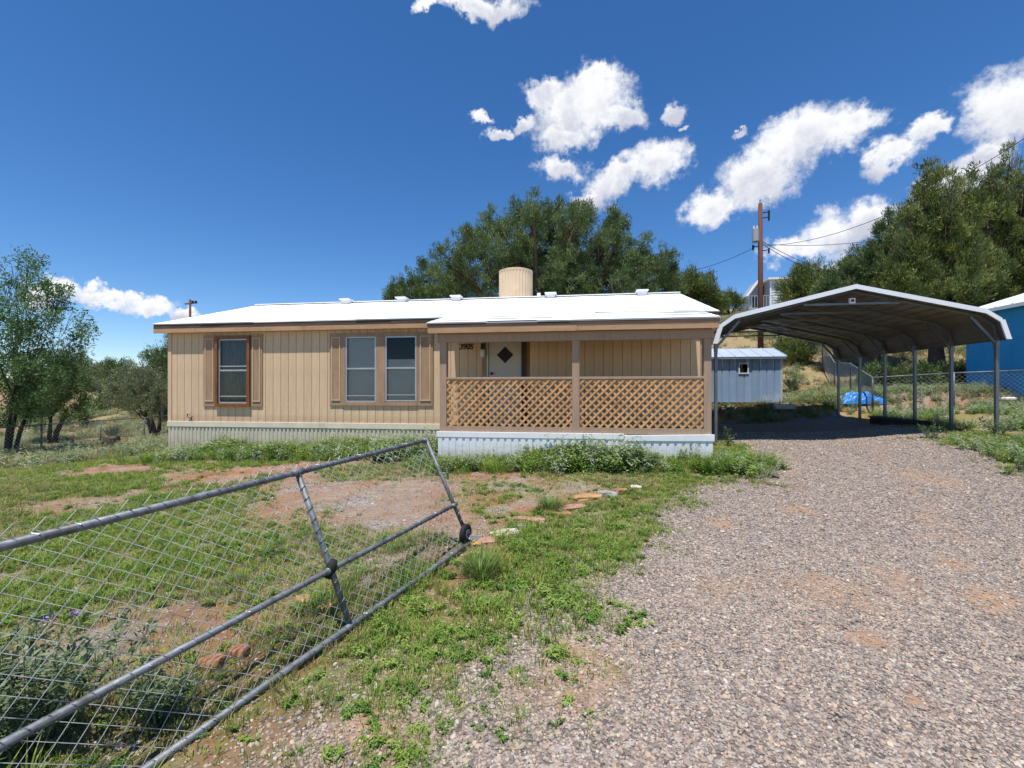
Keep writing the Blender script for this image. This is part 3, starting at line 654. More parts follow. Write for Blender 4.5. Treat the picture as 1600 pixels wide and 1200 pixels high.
fm = bpy.data.meshes.new_from_object(fo.evaluated_get(bpy.context.evaluated_depsgraph_get())); bpy.data.objects.remove(fo)
fm.materials.clear(); fm.materials.append(M['iron'])
p = P(717, 546, HY0)
piece('house_number', fm, (p.x, HY0 - .012, p.z), house, (R(90), 0, 0))
MB().tube([(HX0 + .62, HY0 - .03, 1.02), (HX0 + .56, HY0 - .05, 1.05), (HX0 + .55, HY0 - .05, .98), (HX0 + .62, HY0 - .05, .95)], .012, 6).tube([(HX0 + .66, HY0 - .02, .98), (HX0 + .67, HY0 - .05, .97), (HX0 + .67, HY0 - .05, .90)], .012, 6).build('hose_bib', 'iron', house)
MB().tube([(HX0 - .03, HY0 + .05, 1.32), (HX0 - .1, HY0 + .05, 1.32), (HX0 - .1, HY0 + .05, 1.26)], .022, 8).build('hose_bib', 'iron', house)
# ridge vents
for px in (628, 713, 860.5, 1003):
    q = P(px - (0 if px > 700 else 0), 470, RY - .25); z = RZ - .07
    vt = MB().box(q.x - .12, q.x + .12, RY - .36, RY - .14, z - .02, z + .10).build('roof_vent', 'trim_white', house)
    MB().box(q.x - .17, q.x + .17, RY - .41, RY - .09, z + .10, z + .135).build('cap', 'trim_white', vt, bevel=.008)
q = P(541, 470, RY - .25); vt = MB().box(q.x - .12, q.x + .12, RY - .36, RY - .14, RZ - .09, RZ + .03).build('roof_vent', 'trim_white', house)
MB().box(q.x - .17, q.x + .17, RY - .41, RY - .09, RZ + .03, RZ + .065).build('cap', 'trim_white', vt, bevel=.008)
# barrel on the roof
q = P(806, 466, RY + .5); zt = P(806, 426, RY + .5).z; rad = (P(831, 440, RY + .5).x - P(780, 440, RY + .5).x) / 2
ck = thing('roof_cooler', 'tan ribbed round cooler standing on the white roof ridge', 'cooler', (q.x, RY + .5, RZ - .15))
m = MB(); n = 64; b = 0
rings = [(RZ - .18, 1.0), (zt - .03, 1.0), (zt, .985)]
for (z, s) in rings:
    for k in range(n):
        rr = rad * s * (1 + (.02 if k % 2 else -.02)); a = 2 * math.pi * k / n
        m.v.append((q.x + rr * math.cos(a), RY + .5 + rr * math.sin(a), z))
for i in range(2):
    for k in range(n): k2 = (k + 1) % n; m.f.append((i*n+k, i*n+k2, (i+1)*n+k2, (i+1)*n+k))
m.build('body', 'cooler', ck)
m = MB(); m.tube([(q.x, RY + .5, zt - .02), (q.x, RY + .5, zt + .02), (q.x, RY + .5, zt + .045)], [rad * 1.02, rad * 1.03, rad * .9], 48).build('lid', 'cooler', ck, smooth=False)
MB().tube([P(842, 468, RY + .2), P(842, 458, RY + .2)], .06, 10).build('pipe', 'trim_white', ck)

# ------------------------------------------------------------------ carport
CX0, CX1, CY0, BAY = 3.24, 9.06, 11.38, 1.22
carport = thing('carport', 'open metal carport with white edged roof over the gravel drive', 'carport', (6.15, 14.4, .55))
prof = [(CX0 - .07, 2.72), (CX0 + .06, 3.15), (CX0 + .36, 3.36), (6.15, 3.97), (CX1 - .36, 3.36), (CX1 - .06, 3.15), (CX1 + .07, 2.72)]
def roofline(off):                    # the bow, set in under the roof skin
    return [(x + (off * .9 if x < 6 else -off * .9) * (abs(x - 6.15) > 2.9), z - off) for x, z in prof]
for k in range(6):
    y = CY0 + k * BAY
    for x in (CX0, CX1):
        zb = float(H(x, y)) - .05
        MB().box(x - .032, x + .032, y - .032, y + .032, zb, 2.80).build('post', 'post_steel', carport, bevel=.006)
        MB().box(x - .07, x + .07, y - .07, y + .07, zb + .05, zb + .065).build('base_plate', 'post_steel', carport)
        MB().box(x - .036, x + .036, y - .038, y + .038, 2.55, 2.85).build('post_sleeve', 'post_steel', carport)
        s = 1 if x < 6 else -1
        MB().beam((x + s * .02, y, 2.66), (x + s * .52, y, 3.26), .05, .05, (0, 1, 0)).build('knee_brace', 'post_steel', carport)
    pr = roofline(.075); m = MB()
    pp = [(CX0, y, 2.80)] + [(a, y, z) for a, z in pr[1:-1]] + [(CX1, y, 2.80)]
    m.tube(pp, .036, 6).build('roof_bow', 'post_steel', carport)
    MB().beam((6.15 - 1.0, y, 3.60), (6.15 + 1.0, y, 3.60), .04, .045).build('peak_brace', 'post_steel', carport)
RYA, RYB = CY0 - .20, CY0 + 5 * BAY + .25
segs = []
for (a, b) in zip(prof[:-1], prof[1:]):
    n = 3 if abs(b[0] - a[0]) > 1.5 else 1
    for i in range(n): segs.append(((a[0] + (b[0] - a[0]) * i / n, a[1] + (b[1] - a[1]) * i / n), (a[0] + (b[0] - a[0]) * (i + 1) / n, a[1] + (b[1] - a[1]) * (i + 1) / n)))
for (a, b) in segs:                   # ribbed sheets that run front to back
    L_ = math.hypot(b[0] - a[0], b[1] - a[1]); ux, uz = (b[0] - a[0]) / L_, (b[1] - a[1]) / L_; nx_, nz_ = -uz, ux
    pts = []; n = max(1, int(L_ / .23)); st = L_ / n
    for i in range(n):
        for (t, h) in ((0, 0), (.68, 0), (.76, .02), (.92, .02)): pts.append(((i + t) * st, h))
    pts.append((L_, 0))
    m = MB()
    for (t, h) in pts:
        X = a[0] + ux * t + nx_ * h; Z = a[1] + uz * t + nz_ * h; m.v += [(X, RYA, Z), (X, RYB, Z)]
    for i in range(len(pts) - 1): m.f.append((2*i, 2*i+2, 2*i+3, 2*i+1))
    m.build('roof_panel', 'panel_steel', carport)
for (a, b) in zip(prof[:-1], prof[1:]):
    for yy in (RYA, RYB):
        MB().prism([(a[0], yy - .02, a[1] + .03), (b[0], yy - .02, b[1] + .03), (b[0], yy - .02, b[1] - .07), (a[0], yy - .02, a[1] - .07)] if abs(b[0]-a[0]) > .15 else
                   [(a[0] - .05, yy - .021, a[1]), (b[0] - .05, yy - .021, b[1] + .01), (b[0] + .05, yy - .021, b[1] + .01), (a[0] + .05, yy - .021, a[1])], (0, .03, 0)).build('edge_trim', 'panel_white', carport)
bx = P(1332, 467.5, RYA + .3)
MB().box(6.10, 6.22, CY0 - .06, CY0 + .0, 3.60, 3.72).build('junction_box', 'trim_white', carport)
MB().box(6.13, 6.19, CY0 - .068, CY0 - .061, 3.64, 3.69).build('socket', 'dark', carport)

# ------------------------------------------------------------------ shed
sY = 18.9; sx1 = P(1222, 600, sY).x; sx0 = sx1 - 3.0; sz0 = P(1200, 629, sY).z; sz1 = P(1200, 558, sY).z; szr = sz1 + .42
shed = thing('storage_shed', 'small weathered blue metal shed with pale ribbed roof', 'shed', (sx0 + 1.5, sY, sz0))
w0 = rect(1155.5, 569, 1168, 582.5, sY)
MB().box(sx0, w0[0], sY + .02, sY + .05, sz0, sz1).box(w0[1], sx1, sY + .02, sY + .05, sz0, sz1).box(w0[0], w0[1], sY + .02, sY + .05, sz0, w0[2]).box(w0[0], w0[1], sY + .02, sY + .05, w0[3], sz1).box(sx1 - .04, sx1, sY + .05, sY + 2.2, sz0, sz1).box(sx0, sx0 + .04, sY + .05, sY + 2.2, sz0, sz1).box(sx0, sx1, sY + 2.2, sY + 2.24, sz0, sz1).build('wall', 'shed_blue', shed)
MB().box(sx0 + .1, sx1 - .1, sY + 1.0, sY + 1.02, sz0, sz1).build('dark_interior_sheet', 'dark', shed)  # black sheet painted in for the shed's dim inside
n = 11
for i in range(n):
    a = sx0 + i * 3.0 / n; b = a + 3.0 / n - .012
    sp = [(sz0 + .01, sz1)]
    if b > w0[0] and a < w0[1]: sp = [(sz0 + .01, w0[2] - .01), (w0[3] + .01, sz1)]
    for (s, e) in sp: MB().prism([(a, sY + .02, s), (a + .02, sY, s), (b - .02, sY, s), (b, sY + .02, s)], (0, 0, e - s)).build('wall_panel', 'shed_blue', shed)
MB().box(sx1 - .06, sx1 + .012, sY - .012, sY + .05, sz0, sz1).build('corner_trim', 'shed_roof', shed)
wn = MB(); fw = .04
for q in ((w0[0] - fw, w0[0], w0[2] - fw, w0[3] + fw), (w0[1], w0[1] + fw, w0[2] - fw, w0[3] + fw), (w0[0], w0[1], w0[3], w0[3] + fw), (w0[0], w0[1], w0[2] - fw, w0[2])): wn.box(q[0], q[1], sY - .03, sY + .03, q[2], q[3])
wn = wn.build('window', 'trim_white', shed); MB().box(w0[0], w0[1], sY + .03, sY + .034, w0[2], w0[3]).build('pane', 'glass', wn)
for i in range(7):
    a = sx0 - .12 + i * 3.26 / 7; b = a + 3.26 / 7 - .01
    for (ya, yb) in ((sY - .14, sY + 1.12), (sY + 2.38, sY + 1.125)):
        m = MB(); za, zb = sz1 + .0, szr
        m.prism([(a, ya, za), (b, ya, za), (b, yb, zb), (a, yb, zb)], (0, 0, .02)); m.prism([(b - .03, ya, za + .02), (b, ya, za + .02), (b, yb, zb + .02), (b - .03, yb, zb + .02)], (0, 0, .025))
        m.build('roof_sheet', 'shed_roof', shed)
MB().box(sx0 - .1, sx1 + .1, sY - .13, sY - .11, sz1 - .06, sz1 - .002).build('eave_trim', 'shed_blue', shed)
for xx in (sx0, sx1 - .03): MB().prism([(xx, sY + .03, sz1), (xx, sY + 2.22, sz1), (xx, sY + 1.12, szr - .01)], (.03, 0, 0)).build('gable', 'shed_blue', shed)
MB().box(sx0 + .05, sx1 - .05, sY + .08, sY + 2.1, sz0 - .35, sz0).build('footing', 'stone_tan', shed)

# ------------------------------------------------------------------ blue building
bX, bY1, bY0 = 15.2, 20.4, 12.5; bz0, bz1 = .9, 4.62
blue = thing('blue_building', 'bright blue walled building with white metal roof beyond the chain link fence', 'building', (bX, 18, bz0))
MB().box(bX + .03, bX + 9, bY0, bY1, bz0 - .5, bz1).build('wall', 'paint_blue', blue)
y = bY0
while y < bY1 - .05:
    MB().box(bX, bX + .03, y, min(y + .595, bY1 + .01), bz0 - .4, bz1 - .01).build('wall_panel', 'paint_blue', blue); y += .6
for i in range(13):
    y = bY0 - .3 + i * (bY1 - bY0 + .6) / 13; y2 = y + (bY1 - bY0 + .6) / 13 - .004
    m = MB().prism([(bX - .35, y, bz1 - .02), (bX - .35, y2, bz1 - .02), (bX + 4.6, y2, bz1 + 1.55), (bX + 4.6, y, bz1 + 1.55)], (0, 0, .03))
    m.prism([(bX - .35, y2 - .06, bz1 + .01), (bX - .35, y2, bz1 + .01), (bX + 4.6, y2, bz1 + 1.58), (bX + 4.6, y2 - .06, bz1 + 1.58)], (0, 0, .03)); m.build('roof_sheet', 'panel_white', blue)
MB().box(bX - .36, bX - .33, bY0 - .3, bY1 + .3, bz1 - .12, bz1 + .0).build('eave_trim', 'panel_white', blue)
MB().prism([(bX, bY1 + .005, bz1), (bX + 9, bY1 + .005, bz1), (bX + 4.6, bY1 + .005, bz1 + 1.5)], (0, .02, 0)).build('gable', 'paint_blue', blue)
for i, (px, py) in enumerate(((1519, 622), (1570, 624))):
    c = P(px, py, 18.2 if i else 19.2); hz = float(H(c.x, c.y))
    t = thing('tank_lid', ['white round lid on a pipe by the far corner of blue building', 'white round lid on a pipe midway along blue building'][i], 'lid', (c.x, c.y, hz))
    MB().tube([(c.x, c.y, hz - .1), (c.x, c.y, c.z)], .2, 20).build('pipe', 'grey_paint', t)
    MB().tube([(c.x, c.y, c.z), (c.x, c.y, c.z + .05), (c.x, c.y, c.z + .08)], [.30, .30, .2], 24).build('cap', 'trim_white', t)

# ------------------------------------------------------------------ house on the hill
hY = 60.; g0 = P(1195, 478, hY)
hill = thing('hill_house', 'pale grey house with a railed deck on top of the hill', 'house', (g0.x, hY, g0.z - 1.5))
c = rect(1204, 437, 1232, 490, hY)
MB().box(c[0], c[1] + 3, hY, hY + 6, c[2] - 2, c[3]).build('wall', 'grey_paint', hill)
nb = 16
for i in range(nb):
    z = c[2] - .8 + i * (c[3] - c[2] + .8) / nb; hgt = (c[3] - c[2] + .8) / nb
    MB().quadbox([(c[0], hY - .06, z), (c[1] + 3, hY - .06, z), (c[1] + 3, hY - .004, z), (c[0], hY - .004, z), (c[0], hY - .02, z + hgt - .01), (c[1] + 3, hY - .02, z + hgt - .01), (c[1] + 3, hY - .004, z + hgt - .01), (c[0], hY - .004, z + hgt - .01)]).build('siding_board', 'pale_siding', hill)
MB().box(c[0] - .12, c[0] + .05, hY - .12, hY - .062, c[2] - .8, c[3] - .1).build('corner_trim', 'trim_white', hill)
MB().box(c[0] - .4, c[1] + 3.3, hY - .4, hY + 6.3, c[3], c[3] + .22).build('roof', 'trim_white', hill)
lw = rect(1170, 460, 1204, 492, hY)
pA = P(1170, 461, hY + 2); pB = P(1186, 438, hY + 2)
MB().prism([(pA.x, hY + 2, lw[2] - 1.5), (c[0] + .1, hY + 2, lw[2] - 1.5), (c[0] + .1, hY + 2, pB.z), (pB.x, hY + 2, pB.z), (pA.x, hY + 2, pA.z)], (0, 3, 0)).build('wing', 'grey_paint', hill)
MB().beam(pA + Vector((-.3, -.2, -.2)), pB + Vector((0, -.2, .1)), .5, .18, (0, 0, 1)).build('wing_roof', 'trim_white', hill)
w_ = rect(1192, 447, 1199, 464, hY + 1.9); MB().box(w_[0], w_[1], hY + 1.93, hY + 1.99, w_[2], w_[3]).build('window', 'dark', hill)
w_ = rect(1176, 464, 1188, 480, hY + 1.9); MB().box(w_[0], w_[1], hY + 1.93, hY + 1.99, w_[2], w_[3]).build('window', 'dark', hill)
dk = rect(1167, 463, 1204, 482, hY - 1); fl = MB().box(dk[0], dk[1], hY - 1.6, hY + 2, dk[2] - .25, dk[2]).build('deck', 'grey_paint', hill)
MB().box(dk[0], dk[1], hY - 1.6, hY - 1.52, dk[3] - .06, dk[3]).build('hand_rail', 'alu', fl)
for i in range(9):
    a = dk[0] + i * (dk[1] - dk[0] - .06) / 8; MB().box(a, a + .06, hY - 1.59, hY - 1.53, dk[2], dk[3] - .06).build('baluster', 'alu', fl)
for a in (dk[0] + .1, dk[1] - .3): MB().box(a, a + .2, hY - 1.5, hY - 1.3, float(H(a, hY)) - 1.5, dk[2] - .25).build('deck_post', 'pole_wood', fl)

# ------------------------------------------------------------------ poles and wires
def pole(px, ytop, Y, r, label, xarm=True):
    t = P(px, ytop, Y); b = Vector((t.x + .02, Y, float(H(t.x, Y))))
    o = thing('utility_pole', label, 'pole', b, 'utility poles')
    MB().tube([b - Vector((0, 0, .5)), t.lerp(b, .5), t], [r * 1.15, r, r * .8], 12).build('shaft', 'pole_wood', o, smooth=True)
    return o, t, b
p1, t1_, b1_ = pole(1188, 318, 25., .125, 'tall reddish wooden utility pole with transformer behind the carport')
q = P(1181, 368, 25.); za, zb = P(1181, 379, 25).z, P(1181, 358, 25).z
tr = MB().tube([(q.x - .05, 24.9, za), (q.x - .05, 24.9, za + .03), (q.x - .05, 24.9, zb - .03), (q.x - .05, 24.9, zb)], [.16, .17, .17, .13], 20).build('transformer', 'grey_paint', p1, smooth=False)
for s in (-.08, .08): MB().tube([(q.x - .05 + s, 24.9, zb - .02), (q.x - .05 + s, 24.9, zb + .14)], .03, 8).build('bushing', 'trim_white', tr)
MB().tube([t1_, t1_ + Vector((0, 0, .2))], .05, 8).build('pin_insulator', 'grey_paint', p1)
for dyp, sx_ in ((333, 1), (341, 1), (386, -1), (392, 1)):
    a = P(1189, dyp, 25.); MB().beam(a, a + Vector((.38 * sx_, 0, .04)), .04, .04).build('bracket', 'iron', p1)
    MB().tube([a + Vector((.38 * sx_, 0, -.14)), a + Vector((.38 * sx_, 0, .12))], .05, 8).build('insulator', 'iron', p1)
p2, t2_, b2_ = pole(297, 468, 40., .12, 'distant wooden utility pole rising behind the mobile home roof')
MB().beam(P(289, 475, 40), P(308, 473, 40), .1, .1).build('crossarm', 'pole_wood', p2)
for x_ in (301, 306): MB().tube([P(x_, 474, 39.9), P(x_, 470, 39.9)], .1, 8).build('insulator', 'iron', p2)
def wire(a, b, sag, r, label):
    pts = [a.lerp(b, i / 16) - Vector((0, 0, sag * 4 * (i / 16) * (1 - i / 16))) for i in range(17)]
    tag(MB().tube(pts, r, 5).build('power_line', 'iron'), label, 'wire', 'overhead wires')
wire(P(1192, 381, 25), P(1362, 376, 24), .15, .014, 'level overhead wire from the pole into the right hand juniper')
wire(P(1192, 384, 25), P(1640, 190, 16), .9, .012, 'overhead wire climbing from the pole over the juniper tops')
wire(P(1192, 378, 25), P(1292, 424, 30), .1, .014, 'upper of two service drops descending from the pole')
wire(P(1192, 382, 25), P(1288, 428, 30), .15, .014, 'lower of two service drops descending from the pole')
wire(P(1184, 384, 25), P(1000, 428, 27), .5, .013, 'overhead wire from the pole to the big juniper behind the home')
wire(t1_ + Vector((0, 0, .18)), P(1230, 323, 40), .1, .008, 'thin wire leaving the very top of the pole')

# ------------------------------------------------------------------ chain link
def chainlink(o, u, v, Wd, Ht, pitch, r, name, parent, matn='wire'):
    o, u, v = np.array(o, float), np.array(u, float), np.array(v, float)
    w = np.cross(u, v); w /= np.linalg.norm(w)
    nw = int(Wd / pitch); ns = int(Ht / (pitch * .82)); hv = Ht / ns
    j = np.arange(ns + 1); V = []; Fc = []; base = 0
    offs = [u * r, w * r, -u * r, -w * r]
    fj = np.arange(ns)
    for i in range(nw):
        sgn = 1 if i % 2 == 0 else -1
        xx = (i + .5) * pitch + sgn * np.where(j % 2 == 0, .5, -.5) * pitch * .98
        zz = np.where(j % 2 == 0, 1, -1) * sgn * r * .9
        c = o + np.outer(xx, u) + np.outer(j * hv, v) + np.outer(zz, w)
        V.append(np.concatenate([c + f for f in offs])); n = ns + 1
        for k in range(4):
            k2 = (k + 1) % 4
            Fc.append(np.stack([base + k * n + fj, base + k2 * n + fj, base + k2 * n + fj + 1, base + k * n + fj + 1], -1))
        base += 4 * n
    return npmesh(name, np.concatenate(V), np.concatenate(Fc), matn, parent)
# gate that leans over beside the drive
B1, B2 = Vector((-1.073, 4.546, 0)), Vector((-1.50, 2.874, 0)); T1, T2 = P(665, 688, 4.547), P(465, 738, 2.80)
B1.z = float(H(B1.x, B1.y)) + .045; B2.z = float(H(B2.x, B2.y)) + .045
ends = 2.15
B3 = B1 + (B2 - B1) * ends; T3 = T1 + (T2 - T1) * ends
gate = thing('chain_link_gate', 'leaning galvanised chain link gate dropped open beside the drive', 'gate', (B2.x, B2.y, 0))
GR = .0195
def bent(a, b, s): mid = (a + b) / 2 + s; return [a, a.lerp(mid, .55) , mid, mid.lerp(b, .45), b]
MB().tube([T1, T1 + (T2 - T1) * .5, T2, T3], GR, 10).build('top_rail', 'galv', gate, smooth=True)
MB().tube([B1, B1.lerp(B2, .5), B2, B3], GR * 1.05, 10).build('bottom_rail', 'galv', gate, smooth=True)
mA, mB_, mC = B1.lerp(T1, .36), B2.lerp(T2, .37), B3.lerp(T3, .37)
MB().tube([mA, mB_, mC], GR * .95, 10).build('middle_rail', 'galv', gate, smooth=True)
MB().tube([B1 - Vector((0, 0, .02)), T1 + Vector((0, 0, .02))], GR, 10).build('end_post', 'galv', gate, smooth=True)
MB().tube([B2, mB_, T2], GR, 10).build('middle_post', 'galv', gate, smooth=True)
MB().tube([B3, T3], GR, 10).build('end_post', 'galv', gate, smooth=True)
for c, d in ((T1, T2 - T1), (T2, T2 - T1), (mB_, T2 - T1), (B2, T2 - T1), (mA, T2 - T1)):
    d = d.normalized() * .045
    MB().tube([c - d, c + d], GR * 1.22, 10).build('clamp', 'galv', gate, smooth=True)
MB().tube([mB_ - Vector((.02, .01, .05)), mB_ + Vector((0, 0, 0)), mB_ + Vector((.02, 0, .06))], [.026, .036, .026], 10).build('tape_wrap', 'rubber', gate, smooth=True)
u = (B3 - B1).normalized(); v = (T1 - B1).normalized()
chainlink(B1 + u * .03 + u.cross(v).normalized() * .024 - v * .03, u, v, (B3 - B1).length - .05, (T1 - B1).length + .06, .052, .0025, 'chain_link_mesh', gate)
def ties(a, b, name):                 # wire wound round a rail
    d = b - a; n = int(d.length / .012); e1 = d.orthogonal().normalized(); e2 = d.normalized().cross(e1); pts = []
    for i in range(n):
        an = 2 * math.pi * i * .012 / .07 + 1.6 * math.sin(i * .05); pts.append(a + d * (i / n) + (e1 * math.cos(an) + e2 * math.sin(an)) * (GR + .002))
    MB().tube(pts, .0026, 4).build(name, 'post_steel', gate)
ties(T1, T3, 'tie_wire'); ties(mA, mC, 'tie_wire'); ties(B2, T2, 'tie_wire'); ties(B1, B3, 'tie_wire'); ties(B1, T1, 'tie_wire')
wc = B1 + Vector((-.04, -.05, .10)); axd = (B1 - B2).normalized().cross(Vector((0, 0, 1)))
wh = MB().tube([wc - axd * .028, wc - axd * .02, wc + axd * .02, wc + axd * .028], [.075, .095, .095, .075], 24).build('wheel', 'rubber', gate, smooth=False)
MB().tube([wc - axd * .032, wc + axd * .032], .045, 16).build('rim', 'galv', wh); MB().tube([wc - axd * .05, wc + axd * .05], .012, 8).build('axle', 'iron', wh)
MB().beam(wc + axd * .045 + Vector((0, 0, -.03)), B1 + u * -.16 + axd * .04, .012, .04).build('fork', 'trim_white', gate)
MB().beam(wc - axd * .045, B1 + u * -.02 - axd * .03, .012, .035).build('fork', 'galv', gate)
MB().tube([T1.lerp(B1, .33) + Vector((.02, 0, 0)), T1.lerp(B1, .33) + Vector((.07, .02, .0)), T1.lerp(B1, .36) + Vector((.06, .02, -.03))], .012, 6).build('latch', 'galv', gate)
# fences
def fence(pts, hgt, label, group, rp=.03, pitch=.08, r=.0036):
    a = Vector(pts[0]); o = thing('chain_link_fence', label, 'fence', (a.x, a.y, float(H(a.x, a.y))), group)
    zt = [float(H(*p)) + hgt for p in pts]
    for p, z in zip(pts, zt):
        zg = z - hgt
        MB().tube([(p[0], p[1], zg - .2), (p[0], p[1], z + .03)], rp, 8).build('fence_post', 'galv', o, smooth=True)
    for i in range(len(pts) - 1):
        A = Vector((*pts[i], zt[i])); B = Vector((*pts[i+1], zt[i+1]))
        MB().tube([A, B], rp * .75, 6).build('top_rail', 'galv', o, smooth=True)
        d = B - A; ho = Vector((d.x, d.y, 0)).length
        chainlink(A - Vector((0, 0, hgt - .02)), d / d.length, (0, 0, 1), d.length, hgt - .03, pitch, r, 'chain_link_mesh', o)
def line(a, b, n): return [(a[0] + (b[0] - a[0]) * i / n, a[1] + (b[1] - a[1]) * i / n) for i in range(n + 1)]
fence(line((-17.9, 8.6), (-22.4, 23.0), 5), 1.1, 'sagging chain link fence along the scrubby left edge of yard', 'yard fences')
fence(line((10.1, 17.4), (17.2, 16.9), 3), 1.25, 'chain link fence running in front of the blue building', 'yard fences')
fence(line((10.1, 17.4), (13.2, 27.0), 3) + [(12.3, 30.5)], 1.25, 'chain link fence climbing the slope behind the shed', 'yard fences')

# ------------------------------------------------------------------ trees
def foliage(lobes, n, size, matn, parent, name='crown', flat=.5, up=.45, k=7, gaps=.42, cl=(1.0, 2.1)):
    """leaf sprays spread through lobes (centre, radii)"""
    C = np.array([l[0] for l in lobes], float); Rr = np.array([l[1] for l in lobes], float)
    wgt = (Rr.prod(1)) ** (2 / 3); wgt /= wgt.sum(); nc = max(12, n // 17); li = rng.choice(len(lobes), nc, p=wgt)
    d = rng.normal(size=(nc, 3)); d /= np.linalg.norm(d, axis=1)[:, None]
    cc = C[li] + d * Rr[li] * (rng.random(nc) ** .38)[:, None]
    gap = fbm(cc[:, 0] * 1.1 + cc[:, 2] * .7, cc[:, 1] * 1.1 + cc[:, 2] * 1.3, 3)
    kp = (gap > gaps) | (rng.random(nc) < .25); cc = cc[kp]; dc = d[kp]; li = li[kp]; nc = len(cc)
    rc = np.minimum(size * rng.uniform(cl[0], cl[1], nc), Rr[li].min(1) * .8); ctint = rng.normal(.42, .17, nc)
    ci = rng.integers(0, nc, n); d = rng.normal(size=(n, 3)); d /= np.linalg.norm(d, axis=1)[:, None]
    rr = rng.random(n) ** .5
    p = cc[ci] + (d * np.array([1, 1, 1.45]) * rr[:, None] + np.array([0, 0, .3])) * rc[ci][:, None]
    d = d * .6 + dc[ci] * .6
    tint = np.clip(ctint[ci] + rng.normal(0, .12, n), 0, 1)
    pk = np.repeat(p, k, 0) + rng.normal(0, size * .45, (n * k, 3)); dk_ = np.repeat(d, k, 0)
    ax_ = dk_ * .6 + np.array([0, 0, up]) + rng.normal(0, .55, (n * k, 3)); ax_ /= np.linalg.norm(ax_, axis=1)[:, None]
    sd = np.cross(ax_, rng.normal(size=(n * k, 3))); sd /= np.linalg.norm(sd, axis=1)[:, None]
    L = size * rng.uniform(.6, 1.5, (n * k, 1)); Wd = L * flat * rng.uniform(.35, .6, (n * k, 1))
    V = np.stack([pk, pk + ax_ * L * .5 + sd * Wd * .5, pk + ax_ * L, pk + ax_ * L * .5 - sd * Wd * .5], 1).reshape(-1, 3)
    Fc = np.arange(len(V)).reshape(-1, 4)
    return npmesh(name, V, Fc, matn, parent, {'tint': np.clip(np.repeat(np.repeat(tint, k) + rng.normal(0, .08, n * k), 4), 0, 1)})
def tree(name, label, cat, base, lobes, n, size, leaf, bark='bark', r0=.2, group=None, stems=1, k=7, flat=.36, up=.75, gaps=.42, twigs=0, cl=(1.2, 2.6)):
    base = Vector(base); o = thing(name, label, cat, base, group)
    m = MB(); cen = sum((Vector(l[0]) for l in lobes), Vector()) / len(lobes)
    for s in range(stems):
        off = Vector((random.uniform(-1, 1), random.uniform(-1, 1), 0)) * (r0 * 2.2 if stems > 1 else 0)
        top = base.lerp(cen, .6) + off * 3
        m.tube([base + off - Vector((0, 0, .3)), base.lerp(top, .35) + off * .6 + Vector((random.uniform(-.1, .1), 0, 0)), base.lerp(top, .7) + off * .5, top], [r0 * 1.2, r0, r0 * .7, r0 * .35], 8)
    m.build('trunk', bark, o, smooth=True)
    m = MB()
    for (c, rr) in lobes:
        c = Vector(c); a = base.lerp(cen, random.uniform(.3, .65)); mid = a.lerp(c, .5) + Vector((random.uniform(-.3, .3), random.uniform(-.3, .3), random.uniform(-.1, .3))) * min(rr)
        rl = max(.015, r0 * .4 * min(1, min(rr)))
        m.tube([a, mid, c], [rl, rl * .7, rl * .35], 6)
        for t in range(4 + twigs):
            dd = Vector((random.gauss(0, 1), random.gauss(0, 1), random.gauss(.3, .8))).normalized(); e = c + Vector((dd.x * rr[0], dd.y * rr[1], dd.z * rr[2])) * .9
            s = mid.lerp(c, random.uniform(.3, 1)); m.tube([s, s.lerp(e, .5) + Vector((0, 0, .06)), e], [rl * .4, rl * .25, .006], 5)
    m.build('limbs', bark, o, smooth=True)
    foliage(lobes, n, size, leaf, o, k=k, flat=flat, up=up, gaps=gaps, cl=cl)
    return o
def lob(spec, Y, dj=1.0, squash=1.0):
    out = []
    for (x, y, r) in spec:
        yy = Y + random.uniform(-dj, dj); c = P(x, y, yy); rr = r * yy / D(x, y).y; out.append((c, (rr, rr * 1.1, rr * squash)))
    return out
# big juniper behind the home
spec = [(835, 335, 26), (815, 355, 34), (870, 350, 30), (900, 345, 26), (910, 330, 16), (770, 365, 28), (765, 345, 14), (735, 385, 28), (728, 370, 14), (795, 390, 42), (850, 395, 48), (905, 390, 44), (955, 370, 30), (962, 345, 18), (965, 400, 38), (700, 415, 30), (750, 425, 40),
        (820, 440, 50), (890, 440, 50), (950, 435, 44), (1000, 420, 26), (1012, 385, 14), (1010, 400, 14), (1035, 415, 20), (1040, 400, 12), (665, 440, 26), (630, 455, 20), (612, 462, 14), (690, 455, 30), (1020, 450, 34), (720, 470, 36), (800, 480, 60), (900, 480, 60), (980, 475, 50), (650, 475, 26), (1035, 440, 24), (1050, 455, 22)]
L_ = lob(spec, 24.5, 2.2, 1.05)
tree('juniper_tree', 'huge spreading green juniper rising behind the white roof', 'tree', (P(850, 600, 24.5).x, 24.5, float(H(P(850, 600, 24.5).x, 24.5))), L_, 27000, .145, 'juniper', r0=.42, group='junipers', k=12, gaps=.31, twigs=3)
spec = [(1075, 445, 22), (1095, 450, 20), (1060, 458, 22), (1110, 465, 18), (1085, 470, 28), (1120, 478, 14)]
L_ = lob(spec, 30, .8); bp_ = P(1085, 560, 30)
tree('juniper_tree', 'small rounded juniper at the right gable of the home', 'tree', (bp_.x, 30, float(H(bp_.x, 30))), L_, 4200, .17, 'juniper_yellow', r0=.2, group='junipers', k=7)
